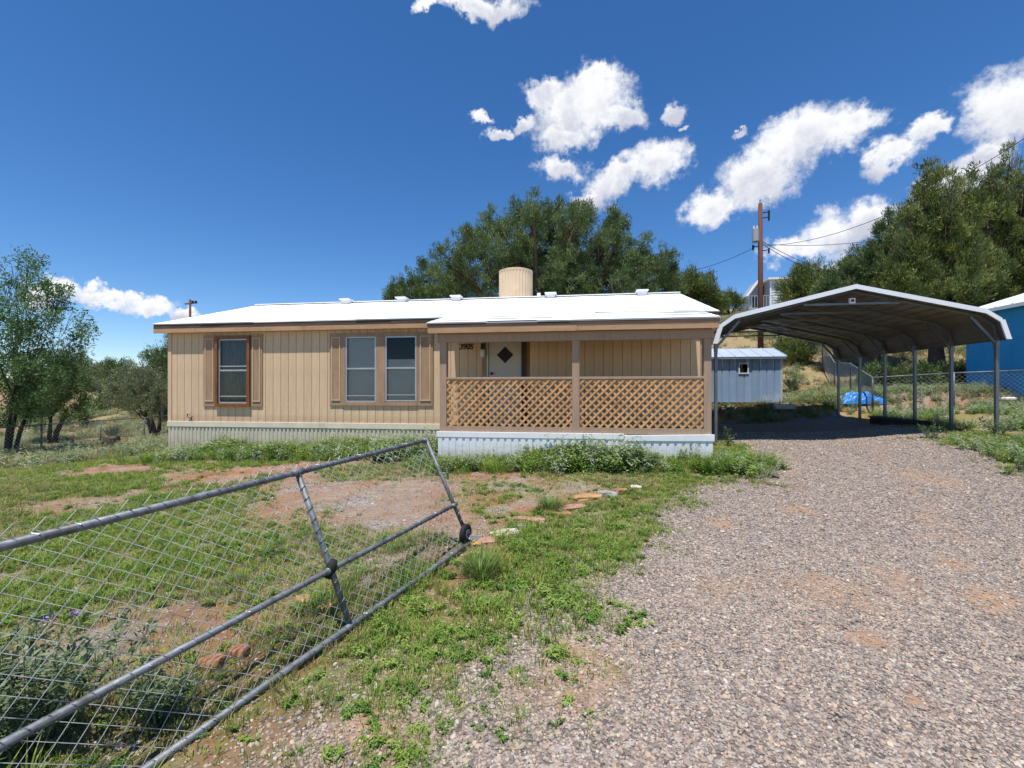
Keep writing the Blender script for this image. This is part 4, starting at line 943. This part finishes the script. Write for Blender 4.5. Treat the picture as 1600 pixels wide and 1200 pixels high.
# junipers on the right
def spire(x, y0, y1, w):              # an upright crown: small lobes that widen downwards
    out = []; n = max(4, int((y1 - y0) / 16))
    for i in range(n):
        t = i / (n - 1); r = w * (.16 + .84 * t ** .6)
        for j in range(1 if t < .25 else 2 if t < .6 else 3): out.append((x + random.uniform(-1, 1) * r * .75, y0 + (y1 - y0) * t + random.uniform(-6, 6), r * random.uniform(.38, .6) + 3))
    return out
def spires(L): return [q for sp_ in L for q in spire(*sp_)]
for (label, sp_, bx_, Y, n, leaf, mt) in (
    ('tall pointed juniper rising above the carport roof slope', [(1465, 243, 470, 54), (1436, 285, 470, 44), (1500, 272, 470, 54), (1482, 300, 460, 60), (1412, 325, 470, 40)], 1462, 22.5, 17000, .14, 'juniper_yellow'),
    ('tallest juniper crown above the blue building roof', [(1588, 226, 470, 62), (1550, 250, 470, 56), (1640, 240, 470, 60), (1520, 285, 470, 54), (1568, 265, 460, 60)], 1575, 23.5, 17000, .14, 'juniper_yellow'),
    ('shorter juniper in front of the bright cloud above carport peak', [(1392, 345, 465, 40), (1340, 385, 465, 34), (1365, 375, 465, 34), (1318, 415, 465, 28), (1300, 432, 468, 22)], 1368, 26, 9500, .15, 'juniper')):
    L_ = lob(spires(sp_), Y, 1.1, 1.25); q = P(bx_, 600, Y)
    tree('juniper_tree', label, 'tree', (q.x, Y, float(H(q.x, Y))), L_, n, leaf, mt, r0=.3, group='junipers', k=12, gaps=.40, twigs=0, up=1.0)
spec = [(1245, 435, 14), (1265, 432, 16), (1235, 455, 18), (1265, 455, 26), (1290, 440, 18), (1230, 470, 16), (1300, 460, 24)]
L_ = lob(spec, 32, .8); bp_ = P(1262, 540, 32)
tree('juniper_tree', 'low juniper beside the pale house on the hill', 'tree', (bp_.x, 32, float(H(bp_.x, 32))), L_, 4000, .18, 'juniper_yellow', r0=.2, group='junipers', k=7)
# small tree with fine leaves on the left
spec = [(25, 425, 26), (45, 410, 14), (10, 450, 34), (50, 455, 28), (85, 470, 20), (100, 455, 8), (70, 500, 30), (110, 505, 22), (135, 515, 12), (30, 500, 38), (5, 540, 40), (60, 545, 30), (120, 540, 16), (20, 590, 38), (-30, 480, 50), (-40, 560, 60), (60, 600, 34), (95, 570, 22), (10, 640, 32), (50, 645, 26), (-20, 640, 40)]
L_ = lob(spec, 13.4, .9); bp_ = G(10, 712)
tree('elm_tree', 'loose leaved small tree growing by the left fence', 'tree', bp_, L_, 5800, .085, 'elm', 'bark_dark', r0=.065, stems=3, k=5, flat=.85, up=.1, gaps=.47, twigs=6, cl=(2.2, 4.8))
# scrub left of the home
for (label, sp, Y, leaf, n, bx_, sz) in (
    ('dark juniper partly hidden behind the left end of home', [(262, 540, 14), (250, 556, 18), (240, 575, 20), (275, 560, 30), (270, 590, 30)], 27, 'juniper', 2600, 262, .17),
    ('wide grey green shrub with dark trunks left of the home', [(180, 605, 20), (205, 595, 24), (235, 605, 28), (255, 615, 28), (195, 625, 24), (230, 632, 28), (265, 635, 26), (170, 618, 14)], 20.5, 'grey_shrub', 3600, 238, .10),
    ('dark bushy juniper behind the small left tree', [(100, 560, 22), (75, 575, 28), (110, 590, 24), (125, 575, 14), (60, 610, 34), (100, 625, 26), (85, 650, 26), (40, 640, 34), (120, 610, 14)], 19.5, 'juniper', 4200, 75, .14),
    ('round dark bush on the scrubby rise between two junipers', [(185, 572, 12), (195, 580, 14), (172, 582, 10)], 46, 'juniper', 900, 184, .25),
    ('greyish far bush on the scrubby rise', [(158, 575, 11), (148, 582, 10), (165, 586, 10)], 50, 'grey_shrub', 800, 156, .25),
    ('low bush on the dry slope left of home', [(142, 602, 8), (150, 606, 8)], 34, 'grey_shrub', 420, 146, .16),
    ('far hazy juniper along the left skyline', [(130, 572, 12), (118, 580, 12), (140, 582, 9)], 55, 'juniper', 700, 128, .28),
    ('green bush behind the shed roof', [(1235, 538, 14), (1255, 545, 15), (1222, 548, 12), (1240, 560, 18), (1262, 558, 12), (1225, 565, 12)], 28, 'juniper_yellow', 2200, 1240, .13),
    ('added bush standing for tree shade and low branches behind fence by blue corner', [(1440, 592, 18), (1470, 590, 18), (1495, 590, 16), (1420, 596, 14)], 21.5, 'juniper', 2600, 1465, .13),  # added in place of the tree shade and low dark branches here
    ('added bush standing for tree shade and low branches behind the fence corner', [(1355, 592, 12), (1380, 592, 16), (1402, 594, 14)], 21.8, 'juniper', 1900, 1378, .13),  # also added where tree shade and low branches darken the ground
    ('scrubby bush on the brown slope above the fence', [(1345, 548, 12), (1360, 552, 12), (1330, 552, 9)], 30, 'grey_shrub', 1100, 1345, .15),
    ('low bush on the skyline beside the hill house deck', [(1140, 470, 12), (1125, 475, 10), (1153, 474, 9)], 58, 'juniper_yellow', 900, 1140, .3)):
    L_ = lob(sp, Y, .5); q = P(bx_, 640, Y)
    tree('bush' if 'bush' in label or 'shrub' in label else 'juniper_tree', label, 'bush' if 'bush' in label or 'shrub' in label else 'tree', (q.x, Y, float(H(q.x, Y))), L_, n, sz, leaf, 'bark_dark', r0=.09, stems=3, k=7, group='scrub around the home')
for i in range(60):                   # more junipers over the far rise
    Y = random.uniform(30, 120); Y = random.uniform(26, 62) if i < 30 else Y; x = random.uniform(-1.42, -1.0) * Y if i < 44 else random.uniform(.1, 1.3) * max(Y, 62); Y = Y if i < 44 else max(Y, 62)
    r = random.uniform(.7, 1.8) * (1 if Y > 50 else .75); z = float(H(x, Y))
    if i == 0: far_t = thing('far_junipers', 'scattered dark junipers dotted over the distant rise', 'trees', (0, 60, 0)); far_t['kind'] = 'stuff'; FL_ = []
    for j in range(4): FL_.append((Vector((x + random.uniform(-1, 1) * r * .5, Y + random.uniform(-1, 1), z + r * random.uniform(.4, 1.1))), (r * .7, r * .7, r * .65)))
foliage(FL_, 14000, .26, 'juniper', far_t, 'foliage', k=7)
# yuccas
def yucca(base, r, n, label, trunk=0.0):
    o = thing('yucca', label, 'yucca', base, 'yuccas'); b = Vector(base) + Vector((0, 0, trunk))
    if trunk: MB().tube([base - Vector((0, 0, .1)), b], [.09, .07], 8).build('trunk', 'bark_dark', o)
    V = []; tn = []
    for i in range(n):
        a = random.uniform(0, 2 * math.pi); e = random.uniform(-.15, 1.45); d = Vector((math.cos(a) * math.cos(e), math.sin(a) * math.cos(e), math.sin(e))); s = d.cross(Vector((.1, .2, 1))).normalized() * .022 * r
        tip = b + d * r * random.uniform(.75, 1.1) - Vector((0, 0, .08 * r)); mid = b + d * r * .5
        V += [b - s * .6, mid - s, tip, mid + s]; tn += [random.random()] * 4
    npmesh('leaves', [tuple(v) for v in V], np.arange(len(V)).reshape(-1, 4), 'yucca', o, {'tint': tn})
yucca(G(175, 688), 1.0, 130, 'spiky yucca rosette growing beside the left fence')
yucca(G(133, 668), .7, 110, 'small tufted yucca on a short trunk beyond the left fence', .7)
yucca(G(1236, 612), .9, 160, 'bushy yellowish yucca at the right side of the shed')

# ------------------------------------------------------------------ stones and small things
def stone(name, c, sx_, sy_, sz_, m, label, group, rot=0.):
    bm = bmesh.new(); bmesh.ops.create_icosphere(bm, subdivisions=3, radius=1); sd = random.uniform(0, 50)
    for v in bm.verts:
        q = v.co; f = 1 + .55 * (float(fbm(q.x * 1.4 + sd, q.y * 1.4 + q.z * 1.9 + sd, 3)) - .5)
        q = Vector((max(-.8, min(.8, q.x)), max(-.8, min(.8, q.y)), max(-.7, min(.62, q.z)))) * f
        v.co = (q.x * sx_, q.y * sy_, q.z * sz_)
    me = bpy.data.meshes.new(name); bm.to_mesh(me); bm.free(); o = link(name, me, m, None)
    o.location = Vector(c) + Vector((0, 0, sz_ * .05)); o.rotation_euler = (random.uniform(-.1, .1), random.uniform(-.1, .1), rot)
    return tag(o, label, 'stone', group)
for (x, y, w, d, h, m, lab) in (
    (741, 853, .10, .09, .06, 'stone_tan', 'small tan edging stone touching the gate wheel'), (762, 849, .14, .08, .05, 'stone_pink', 'reddish edging stone next to the tan one by the gate wheel'),
    (790, 835, .20, .10, .035, 'stone_pale', 'pale flat edging slab, the longest in the row'), (812, 823, .15, .08, .035, 'stone_grey', 'grey flat edging slab between pale and pink slabs'),
    (828, 814, .24, .11, .05, 'stone_pink', 'broad pink edging slab in the row of path stones'), (870, 803, .20, .09, .04, 'stone_rust', 'rusty edging slab beside the grass tuft'),
    (893, 796, .24, .10, .05, 'stone_pink', 'pinkish red edging slab behind the grass tuft'), (919, 781, .24, .13, .08, 'stone_tan', 'rounded tan edging stone in the path row'),
    (948, 775, .18, .10, .09, 'stone_grey', 'grey rounded edging stone beside the tan one'), (969, 770, .12, .10, .09, 'stone_rust', 'small orange edging stone at the weedy end of the row'), (993, 763, .10, .08, .05, 'stone_pale', 'little pale edging stone among the porch weeds')):
    stone('edging_stone', G(x, y), w, d, h, m, lab, 'stones edging the path', random.uniform(-.2, .7))
for (x, y, w, d, h, m, lab) in (
    (330, 1045, .085, .07, .08, 'stone_rust', 'rough orange rock behind the leaning gate'), (372, 1025, .075, .06, .07, 'stone_rust', 'smaller orange rock next to the rough one behind gate'), (512, 955, .08, .06, .07, 'stone_tan', 'pale rock by the gate middle post'),
    (480, 940, .09, .07, .04, 'stone_tan', 'flat tan rock in the grass behind the gate'), (172, 697, .36, .3, .62, 'bark', 'dark reddish boulder at the left fence'),
    (1166, 640, .45, .25, .16, 'stone_tan', 'long tan rock in front of the blue shed'), (1188, 637, .28, .2, .16, 'stone_rust', 'rust coloured rock in front of the blue shed'), (1138, 638, .3, .2, .12, 'stone_grey', 'grey green rock near the carport post before the shed'),
    (1206, 636, .35, .2, .16, 'stone_pink', 'tilted pinkish slab before the shed corner'), (1460, 655, .22, .16, .1, 'stone_tan', 'yellowish rock on the red bank by carport posts'), (1440, 652, .2, .14, .08, 'stone_tan', 'tan rock on the red bank by carport posts'), (1475, 654, .16, .12, .08, 'stone_pale', 'pale rock on the red bank by carport posts')):
    stone('rock', G(x, y), w, d, h, m, lab, 'rocks about the yard', random.uniform(-.3, .3))
q = G(1224, 640); o = MB().quadbox([(q.x - .35, q.y - .25, q.z), (q.x + .35, q.y - .25, q.z), (q.x + .35, q.y + .25, q.z), (q.x - .35, q.y + .25, q.z), (q.x - .37, q.y - .26, q.z + .12), (q.x + .36, q.y - .25, q.z + .14), (q.x + .34, q.y + .25, q.z + .22), (q.x - .34, q.y + .25, q.z + .2)]).build('concrete_slab', 'stone_pale', bevel=.02)
tag(o, 'tilted white slab lying at the right shed corner', 'slab')
# tarp
q = G(1348, 630); m = MB(); n = 30
for i in range(n):
    for j in range(n):
        a, b = i / (n - 1) * 2 - 1, j / (n - 1) * 2 - 1; e = max(0, 1 - a * a) ** .5 * max(0, 1 - b * b) ** .5
        z = .40 * e * (.25 + 1.1 * float(fbm(a * 2.4 + 3, b * 2.4 + 7, 3))) + .22 * e * abs(float(fbm(a * 5 + 1, b * 5 + 4, 2)) - .5) * 2
        m.v.append((q.x + .75 * a + .06 * math.sin(b * 7), q.y + .45 * b + .25, float(H(q.x, q.y)) - .03 + z))
for i in range(n - 1):
    for j in range(n - 1): m.f.append((i*n+j, (i+1)*n+j, (i+1)*n+j+1, i*n+j+1))
tag(m.build('tarp', 'tarp'), 'crumpled bright blue tarp heaped behind the carport', 'tarp')
# dark timber ramp
a, b = G(1374, 664), G(1428, 668)
o = thing('timber_trough', 'dark wooden trough lying between the carport posts', 'trough', a)
up_ = Vector((0, .25, 0)); a2, b2 = a + Vector((0, .2, 0)), b + Vector((.4, .2, 0))
MB().beam(a2 + Vector((0, 0, .22)), b2 + Vector((0, 0, .12)), .5, .05).build('board', 'timber_dark', o)
MB().beam(a2 + Vector((0, -.25, .10)), b2 + Vector((0, -.25, .06)), .05, .22).build('side_board', 'timber_dark', o)
MB().beam(a2 + Vector((.02, .25, .10)), b2 + Vector((0, .25, .06)), .05, .22).build('side_board', 'timber_dark', o)

# ------------------------------------------------------------------ scattered gravel, grass and weeds
def scatter(name, pts, rot, scl, idx, protos, label):
    me = bpy.data.meshes.new(name); n = len(pts); me.vertices.add(n); me.vertices.foreach_set('co', np.asarray(pts, np.float32).ravel())
    a = me.attributes.new('rot', 'FLOAT_VECTOR', 'POINT'); a.data.foreach_set('vector', np.asarray(rot, np.float32).ravel())
    a = me.attributes.new('scl', 'FLOAT', 'POINT'); a.data.foreach_set('value', np.asarray(scl, np.float32))
    a = me.attributes.new('idx', 'INT', 'POINT'); a.data.foreach_set('value', np.asarray(idx, np.int32))
    o = bpy.data.objects.new(name, me); COL.objects.link(o)
    c = bpy.data.collections.new(name + '_source')
    for p in protos: c.objects.link(p)
    ng = bpy.data.node_groups.new(name, 'GeometryNodeTree')
    ng.interface.new_socket('Geometry', in_out='INPUT', socket_type='NodeSocketGeometry'); ng.interface.new_socket('Geometry', in_out='OUTPUT', socket_type='NodeSocketGeometry')
    N = ng.nodes; L = ng.links; gi = N.new('NodeGroupInput'); go = N.new('NodeGroupOutput')
    ci = N.new('GeometryNodeCollectionInfo'); ci.inputs['Collection'].default_value = c; ci.inputs['Separate Children'].default_value = True; ci.inputs['Reset Children'].default_value = True
    ip = N.new('GeometryNodeInstanceOnPoints'); ip.inputs['Pick Instance'].default_value = True
    def na(nm, ty):
        x = N.new('GeometryNodeInputNamedAttribute'); x.data_type = ty; x.inputs['Name'].default_value = nm
        return [s for s in x.outputs if s.enabled and s.name == 'Attribute'][0]
    L.new(gi.outputs[0], ip.inputs['Points']); L.new(ci.outputs[0], ip.inputs['Instance'])
    L.new(na('idx', 'INT'), ip.inputs['Instance Index']); L.new(na('rot', 'FLOAT_VECTOR'), ip.inputs['Rotation']); L.new(na('scl', 'FLOAT'), ip.inputs['Scale'])
    L.new(ip.outputs[0], go.inputs[0])
    o.modifiers.new('scatter', 'NODES').node_group = ng
    return tag(o, label, kind='stuff')
def proto(name, V, Fc, m):
    me = bpy.data.meshes.new(name); me.from_pydata([tuple(v) for v in V], [], Fc); me.materials.append(M[m]); return bpy.data.objects.new(name, me)
def groundz(x, y): return H(x, y) + (fbm(x * 3, y * 3) - .5) * .035 * sstep(1, 2, np.hypot(x, y))
def inview(x, y, pad=.12):
    z = -sy * x + cy * y; l = cy * x + sy * y; return (z > .8) & (np.abs(l) < z * (800 / F + pad) + .6)
# gravel stones
peb = []
for i in range(6):
    bm = bmesh.new(); bmesh.ops.create_icosphere(bm, subdivisions=1, radius=1)
    s = (random.uniform(.8, 1.25), random.uniform(.7, 1.0), random.uniform(.45, .7))
    V = [Vector((v.co.x * s[0], v.co.y * s[1], v.co.z * s[2])) * random.uniform(.75, 1.2) for v in bm.verts]; Fc = [tuple(v.index for v in f.verts) for f in bm.faces]; bm.free()
    peb.append(proto('pebble_%d' % i, V, Fc, 'pebble'))
def pebbles(n, x0, x1, y0, y1, zlo, zhi, s0, s1):
    x = rng.uniform(x0, x1, n); y = rng.uniform(y0, y1, n); z = -sy * x + cy * y
    k = inview(x, y) & (z >= zlo) & (z < zhi); x, y = x[k], y[k]; g_ = drive(x, y)
    dirt = dirtmask(x, y); pr = np.maximum(sstep(-1.1, .35, g_) ** 2, .10 + .22 * sstep(.45, .6, fbm(x + 31, y + 7))) * (1 - .7 * sstep(.15, .7, dirt))
    k = (rng.random(len(x)) < pr) & ~indoors(x, y); x, y = x[k], y[k]; g_ = g_[k]
    s = rng.uniform(s0, s1, len(x)) * np.where(rng.random(len(x)) < .07, 1.7, 1)
    zz = groundz(x, y) + np.clip(g_ * .05, 0, .016) + s * .2
    return np.stack([x, y, zz], 1), s
A = [pebbles(380000, -4.5, 8, .5, 7, 1, 4.6, .005, .0125), pebbles(190000, -7, 9, 3, 9.5, 4.6, 8, .0075, .0145), pebbles(110000, -6, 11, 6, 14, 8, 14, .010, .017)]
pp = np.concatenate([a[0] for a in A]); ss = np.concatenate([a[1] for a in A]); n = len(pp)
scatter('gravel_stones', pp, np.stack([rng.uniform(-.4, .4, n), rng.uniform(-.4, .4, n), rng.uniform(0, 6.28, n)], 1), ss, rng.integers(0, 6, n), peb, 'loose grey and pink gravel stones covering the drive')
# grass tufts
def tuft(name, nb, h, spread, w, m, lean=.5):
    V = []; Fc = []
    for i in range(nb):
        a = random.uniform(0, 6.283); r = spread * random.random() ** .5; b = Vector((math.cos(a) * r, math.sin(a) * r, 0)); hh = h * random.uniform(.5, 1.15)
        o = Vector((math.cos(a + random.uniform(-.8, .8)), math.sin(a + random.uniform(-.8, .8)), 0)); le = lean * hh * random.uniform(.2, 1.2)
        s = Vector((-o.y, o.x, 0)) * w * random.uniform(.7, 1.3)
        p1 = b + o * le * .3 + Vector((0, 0, hh * .55)); p2 = b + o * le + Vector((0, 0, hh * random.uniform(.75, 1)))
        k = len(V); V += [b - s, b + s, p1 + s * .8, p1 - s * .8, p2]; Fc += [(k, k+1, k+2, k+3), (k+3, k+2, k+4)]
    return proto(name, V, Fc, m)
def weed(name, stems, h, m, leaf=.05, spread=.1):
    V = []; Fc = []
    for s in range(stems):
        a = random.uniform(0, 6.283); o = Vector((math.cos(a), math.sin(a), 0)); b = o * spread * random.random(); hh = h * random.uniform(.6, 1.1); tip = b + o * hh * random.uniform(.1, .5) + Vector((0, 0, hh))
        sd = Vector((-o.y, o.x, 0)) * .003; k = len(V); V += [b - sd, b + sd, tip]; Fc.append((k, k+1, k+2))
        for j in range(14):
            t = random.uniform(.15, 1); c = b.lerp(tip, t); aa = random.uniform(0, 6.283); d = Vector((math.cos(aa), math.sin(aa), random.uniform(-.2, .7))).normalized(); L = leaf * random.uniform(.6, 1.4) * (1.2 - .5 * t)
            w = d.cross(Vector((0, 0, 1))).normalized() * L * .17; k = len(V); V += [c, c + d * L * .45 + w, c + d * L - Vector((0, 0, L * .25)), c + d * L * .45 - w]; Fc.append((k, k+1, k+2, k+3))
    return proto(name, V, Fc, m)
short = [tuft('a%d' % i, 18, .08, .075, .0026, 'grass_green', .8) for i in range(3)] + [tuft('b%d' % i, 16, .08, .075, .0024, 'grass_dry', .8) for i in range(2)] + [weed('c%d' % i, 5, .07, 'weed_green', .035, .05) for i in range(2)]
n = 330000; x = rng.uniform(-19, 9, n); y = rng.uniform(1.0, 14, n)
k = inview(x, y) & ~indoors(x, y); x, y = x[k], y[k]
de = np.clip(yard(x, y) ** 1.3 * np.where(y < 5, 1, .75), 0, 1) * 1.0 * (.45 + .55 * sstep(.4, .6, fbm(x * 4, y * 4 + 3))); de = de * np.where(x > 5.5, .6, 1)
k = rng.random(len(x)) < de; x, y = x[k], y[k]; n = len(x)
dryness = sstep(.45, .62, fbm(x * .5 + 90, y * .5 + 20)); ii = np.where(rng.random(n) < .15 + .5 * dryness, rng.integers(3, 5, n), np.where(rng.random(n) < .25, rng.integers(5, 7, n), rng.integers(0, 3, n)))
scatter('yard_grass', np.stack([x, y, groundz(x, y) - .005], 1), np.stack([rng.normal(0, .12, n), rng.normal(0, .12, n), rng.uniform(0, 6.28, n)], 1), rng.uniform(.4, 1.15, n) * (1 + .9 * (fbm(x * .6 + 8, y * .6) - .5)), ii, short, 'short patchy green and dry grass over the yard')
tall = [tuft('a%d' % i, 26, .36, .09, .0042, 'grass_green', .6) for i in range(3)] + [weed('b%d' % i, 8, .42, 'weed_silver', .085, .12) for i in range(3)] + [weed('c%d' % i, 8, .3, 'weed_green', .07, .12) for i in range(2)]
n = 60000; x = rng.uniform(-11, 4, n); y = rng.uniform(6.8, 10.3, n); k = ~indoors(x, y); x, y = x[k], y[k]
de = np.clip(lush(x, y), 0, 1); k = rng.random(len(x)) < de * .42; x, y = x[k], y[k]; n = len(x)
sil = sstep(.48, .6, fbm(x * 1.1 + 60, y * 1.1)); u_ = rng.random(n); ii = np.where(u_ < .08 + .3 * sil, rng.integers(3, 6, n), np.where(u_ < .4 + .4 * sil, rng.integers(6, 8, n), rng.integers(0, 3, n)))
scatter('tall_grass', np.stack([x, y, groundz(x, y) - .01], 1), np.stack([rng.normal(0, .15, n), rng.normal(0, .15, n), rng.uniform(0, 6.28, n)], 1), rng.uniform(.5, 1.15, n) * (.15 + 1.7 * fbm(x * 1.3, y * 1.3 + 8)), ii, tall, 'thick green grass and pale weeds along the skirting')
# weeds and taller growth behind the gate, along the drive's right edge and on the bank
n = 26000; x = rng.uniform(-5, 16, n); y = rng.uniform(1.2, 21, n)
m1 = np.exp(-((x + 1.75 + (y - 2.9) * -.25) / .35) ** 2) * (y < 4.8) * sstep(.40, .55, fbm(x * 1.5 + 3, y * 1.5)) * (y > 1.2)
m2 = sstep(.3, -.3, drive(x, y)) * (x > 5) * (y > 6.5) * sstep(.38, .5, fbm(x * 1.1, y * 1.1 + 50)) * .75
m2 = np.where((x > CX0) & (x < CX1 - .1) & (y > 11.2) & (y < 17.6), 0, m2)
m3 = (y > 17.4) * (x > 2) * .16 * sstep(.36, .5, fbm(x * .9 + 9, y * .9 + 30))
k = rng.random(len(x)) < np.maximum(np.maximum(m1, m2), m3); x, y = x[k], y[k]
k = ~((x > sx0 - .1) & (x < sx1 + .1) & (y > sY - .05)) & (drive(x, y) < .15) & inview(x, y); x, y = x[k], y[k]; n = len(x); u_ = rng.random(n)
ii = np.where((u_ < .45) & (y > 5), rng.integers(3, 6, n), np.where((u_ < .7) & ((y > 5) | (u_ < .15)), rng.integers(6, 8, n), rng.integers(0, 3, n)))
scatter('weeds', np.stack([x, y, groundz(x, y) - .01], 1), np.stack([rng.normal(0, .15, n), rng.normal(0, .15, n), rng.uniform(0, 6.28, n)], 1), rng.uniform(.45, .95, n) * np.where(y < 5, .75, 1), ii, [o.copy() for o in tall], 'pale leafy weeds around the gate, drive edge and bank')
# dry grass over the slopes
dryt = [tuft('a%d' % i, 22, .32, .16, .006, 'grass_dry', .7) for i in range(3)] + [weed('b%d' % i, 7, .35, 'weed_silver', .09, .16) for i in range(2)]
n = 130000; x = rng.uniform(-45, 45, n); y = rng.uniform(9, 65, n)
k = inview(x, y) & ((y > 18) | (x < -12)) & ~((x > sx0 - .1) & (x < sx1 + .1) & (y > sY - .3) & (y < sY + 2.4)); x, y = x[k], y[k]
k = rng.random(len(x)) < sstep(.36, .55, fbm(x * .35 + 70, y * .35)) * .85; x, y = x[k], y[k]; n = len(x)
zz = H(x, y) + (fbm(x * .2, y * .2) - .5) * 1.2 * sstep(24, 45, y)
scatter('dry_grass', np.stack([x, y, zz - .03], 1), np.stack([rng.normal(0, .12, n), rng.normal(0, .12, n), rng.uniform(0, 6.28, n)], 1), rng.uniform(.5, 1.3, n), np.where(rng.random(n) < .75, rng.integers(0, 3, n), rng.integers(3, 5, n)), dryt, 'straw coloured dry grass over the slopes and far yard')
# single plants that stand out
def plant(name, base, make, label, cat, m):
    V, Fc, T = make(); base = Vector(base); o = npmesh(name, [tuple(Vector(v)) for v in V], Fc, m, None, {'tint': T}); o.location = base; return tag(o, label, cat)
def clump(nb, h, sp, w):
    def f():
        V = []; T = []
        for i in range(nb):
            a = random.uniform(0, 6.283); r = sp * random.random() ** .7; b = Vector((math.cos(a) * r, math.sin(a) * r, -.02)); hh = h * random.uniform(.5, 1.1); o = Vector((math.cos(a), math.sin(a), 0)); s = Vector((-o.y, o.x, 0)) * w
            tip = b + o * hh * random.uniform(.3, .9) + Vector((0, 0, hh * random.uniform(.6, 1))); mid = b.lerp(tip, .5) + Vector((0, 0, hh * .16)); V += [b, mid + s, tip, mid - s]; T += [random.random()] * 4
        return V, np.arange(len(V)).reshape(-1, 4), T
    return f
leafmat('clump_green', [(0, (.08, .16, .03)), (1, (.25, .30, .09)), (.5, (.14, .23, .05))], trans=.3)
plant('grass_clump', G(752, 902), clump(420, .24, .13, .0035), 'bright bunch of grass growing at the gate wheel', 'grass', 'clump_green')
plant('grass_clump', G(860, 797), clump(380, .24, .13, .0035), 'bright bunch of grass among the path edging stones', 'grass', 'clump_green')
plant('grass_clump', G(818, 862), clump(140, .13, .12, .003), 'thin low grass bunch in gravel near the edging slabs', 'grass', 'clump_green')
def bushy(stems, h, sp, leaf, nl):
    def f():
        V = []; T = []
        for s in range(stems):
            a = random.uniform(0, 6.283); o = Vector((math.cos(a), math.sin(a), 0)); b = o * sp * .2 * random.random(); tip = b + o * sp * random.uniform(.1, 1) + Vector((0, 0, h * random.uniform(.55, 1.1))); tt = random.random() * .6
            for j in range(nl):
                c = b.lerp(tip, random.uniform(.1, 1)) + Vector((0, 0, .02)); d = Vector((random.gauss(0, 1), random.gauss(0, 1), random.gauss(.35, .6))).normalized(); L = leaf * random.uniform(.6, 1.3); w = d.cross(Vector((random.random(), random.random(), 1))).normalized() * L * .13
                V += [c, c + d * L * .5 + w, c + d * L, c + d * L * .5 - w]; T += [min(1, tt + random.random() * .4)] * 4
            sd = Vector((-o.y, o.x, 0)) * .003; V += [b - sd, b + sd, tip + sd * .3, tip - sd * .3]; T += [.1] * 4
        return V, np.arange(len(V)).reshape(-1, 4), T
    return f
q = G(60, 1195)
sg = plant('sage_bush', (q.x - .12, q.y + .05, 0.0), bushy(75, .52, .42, .055, 46), 'leafy grey green bush growing through the gate mesh', 'bush', 'sage')
for (dx_, dy_, dz_) in ((-.10, .15, .50), (.02, .18, .51)):
    fl_ = MB()
    for i in range(14):
        a = random.uniform(0, 6.28); r = random.uniform(0, .02); c = Vector((q.x - .12 + dx_ + r * math.cos(a), q.y + .05 + dy_ + r * math.sin(a), dz_ + random.uniform(0, .03))); d = Vector((random.gauss(0, 1), random.gauss(0, 1), .6)).normalized() * .012; w = d.orthogonal().normalized() * .005; k = len(fl_.v)
        fl_.v += [c, c + d + w, c + d * 1.8, c + d - w]; fl_.f.append((k, k+1, k+2, k+3))
    fl_.build('flower', 'flower', sg)
plant('sage_bush', G(250, 1130), bushy(30, .26, .24, .05, 30), 'low pale sage between the gate rails', 'bush', 'sage')
plant('leafy_weed', G(1138, 699), bushy(9, .42, .16, .08, 16), 'pale leafy weed at the foot of the left carport post', 'weed', 'sage')
plant('leafy_weed', G(1452, 686), bushy(14, .34, .3, .08, 16), 'dark weed clump spilling onto the drive by carport posts', 'weed', 'sage')
plant('leafy_weed', (*(P(1560, 690, 11.0).xy), float(H(P(1560, 690, 11.0).x, 11.0))), bushy(22, .38, .45, .08, 18), 'pale weed patch around the front right carport post', 'weed', 'sage')
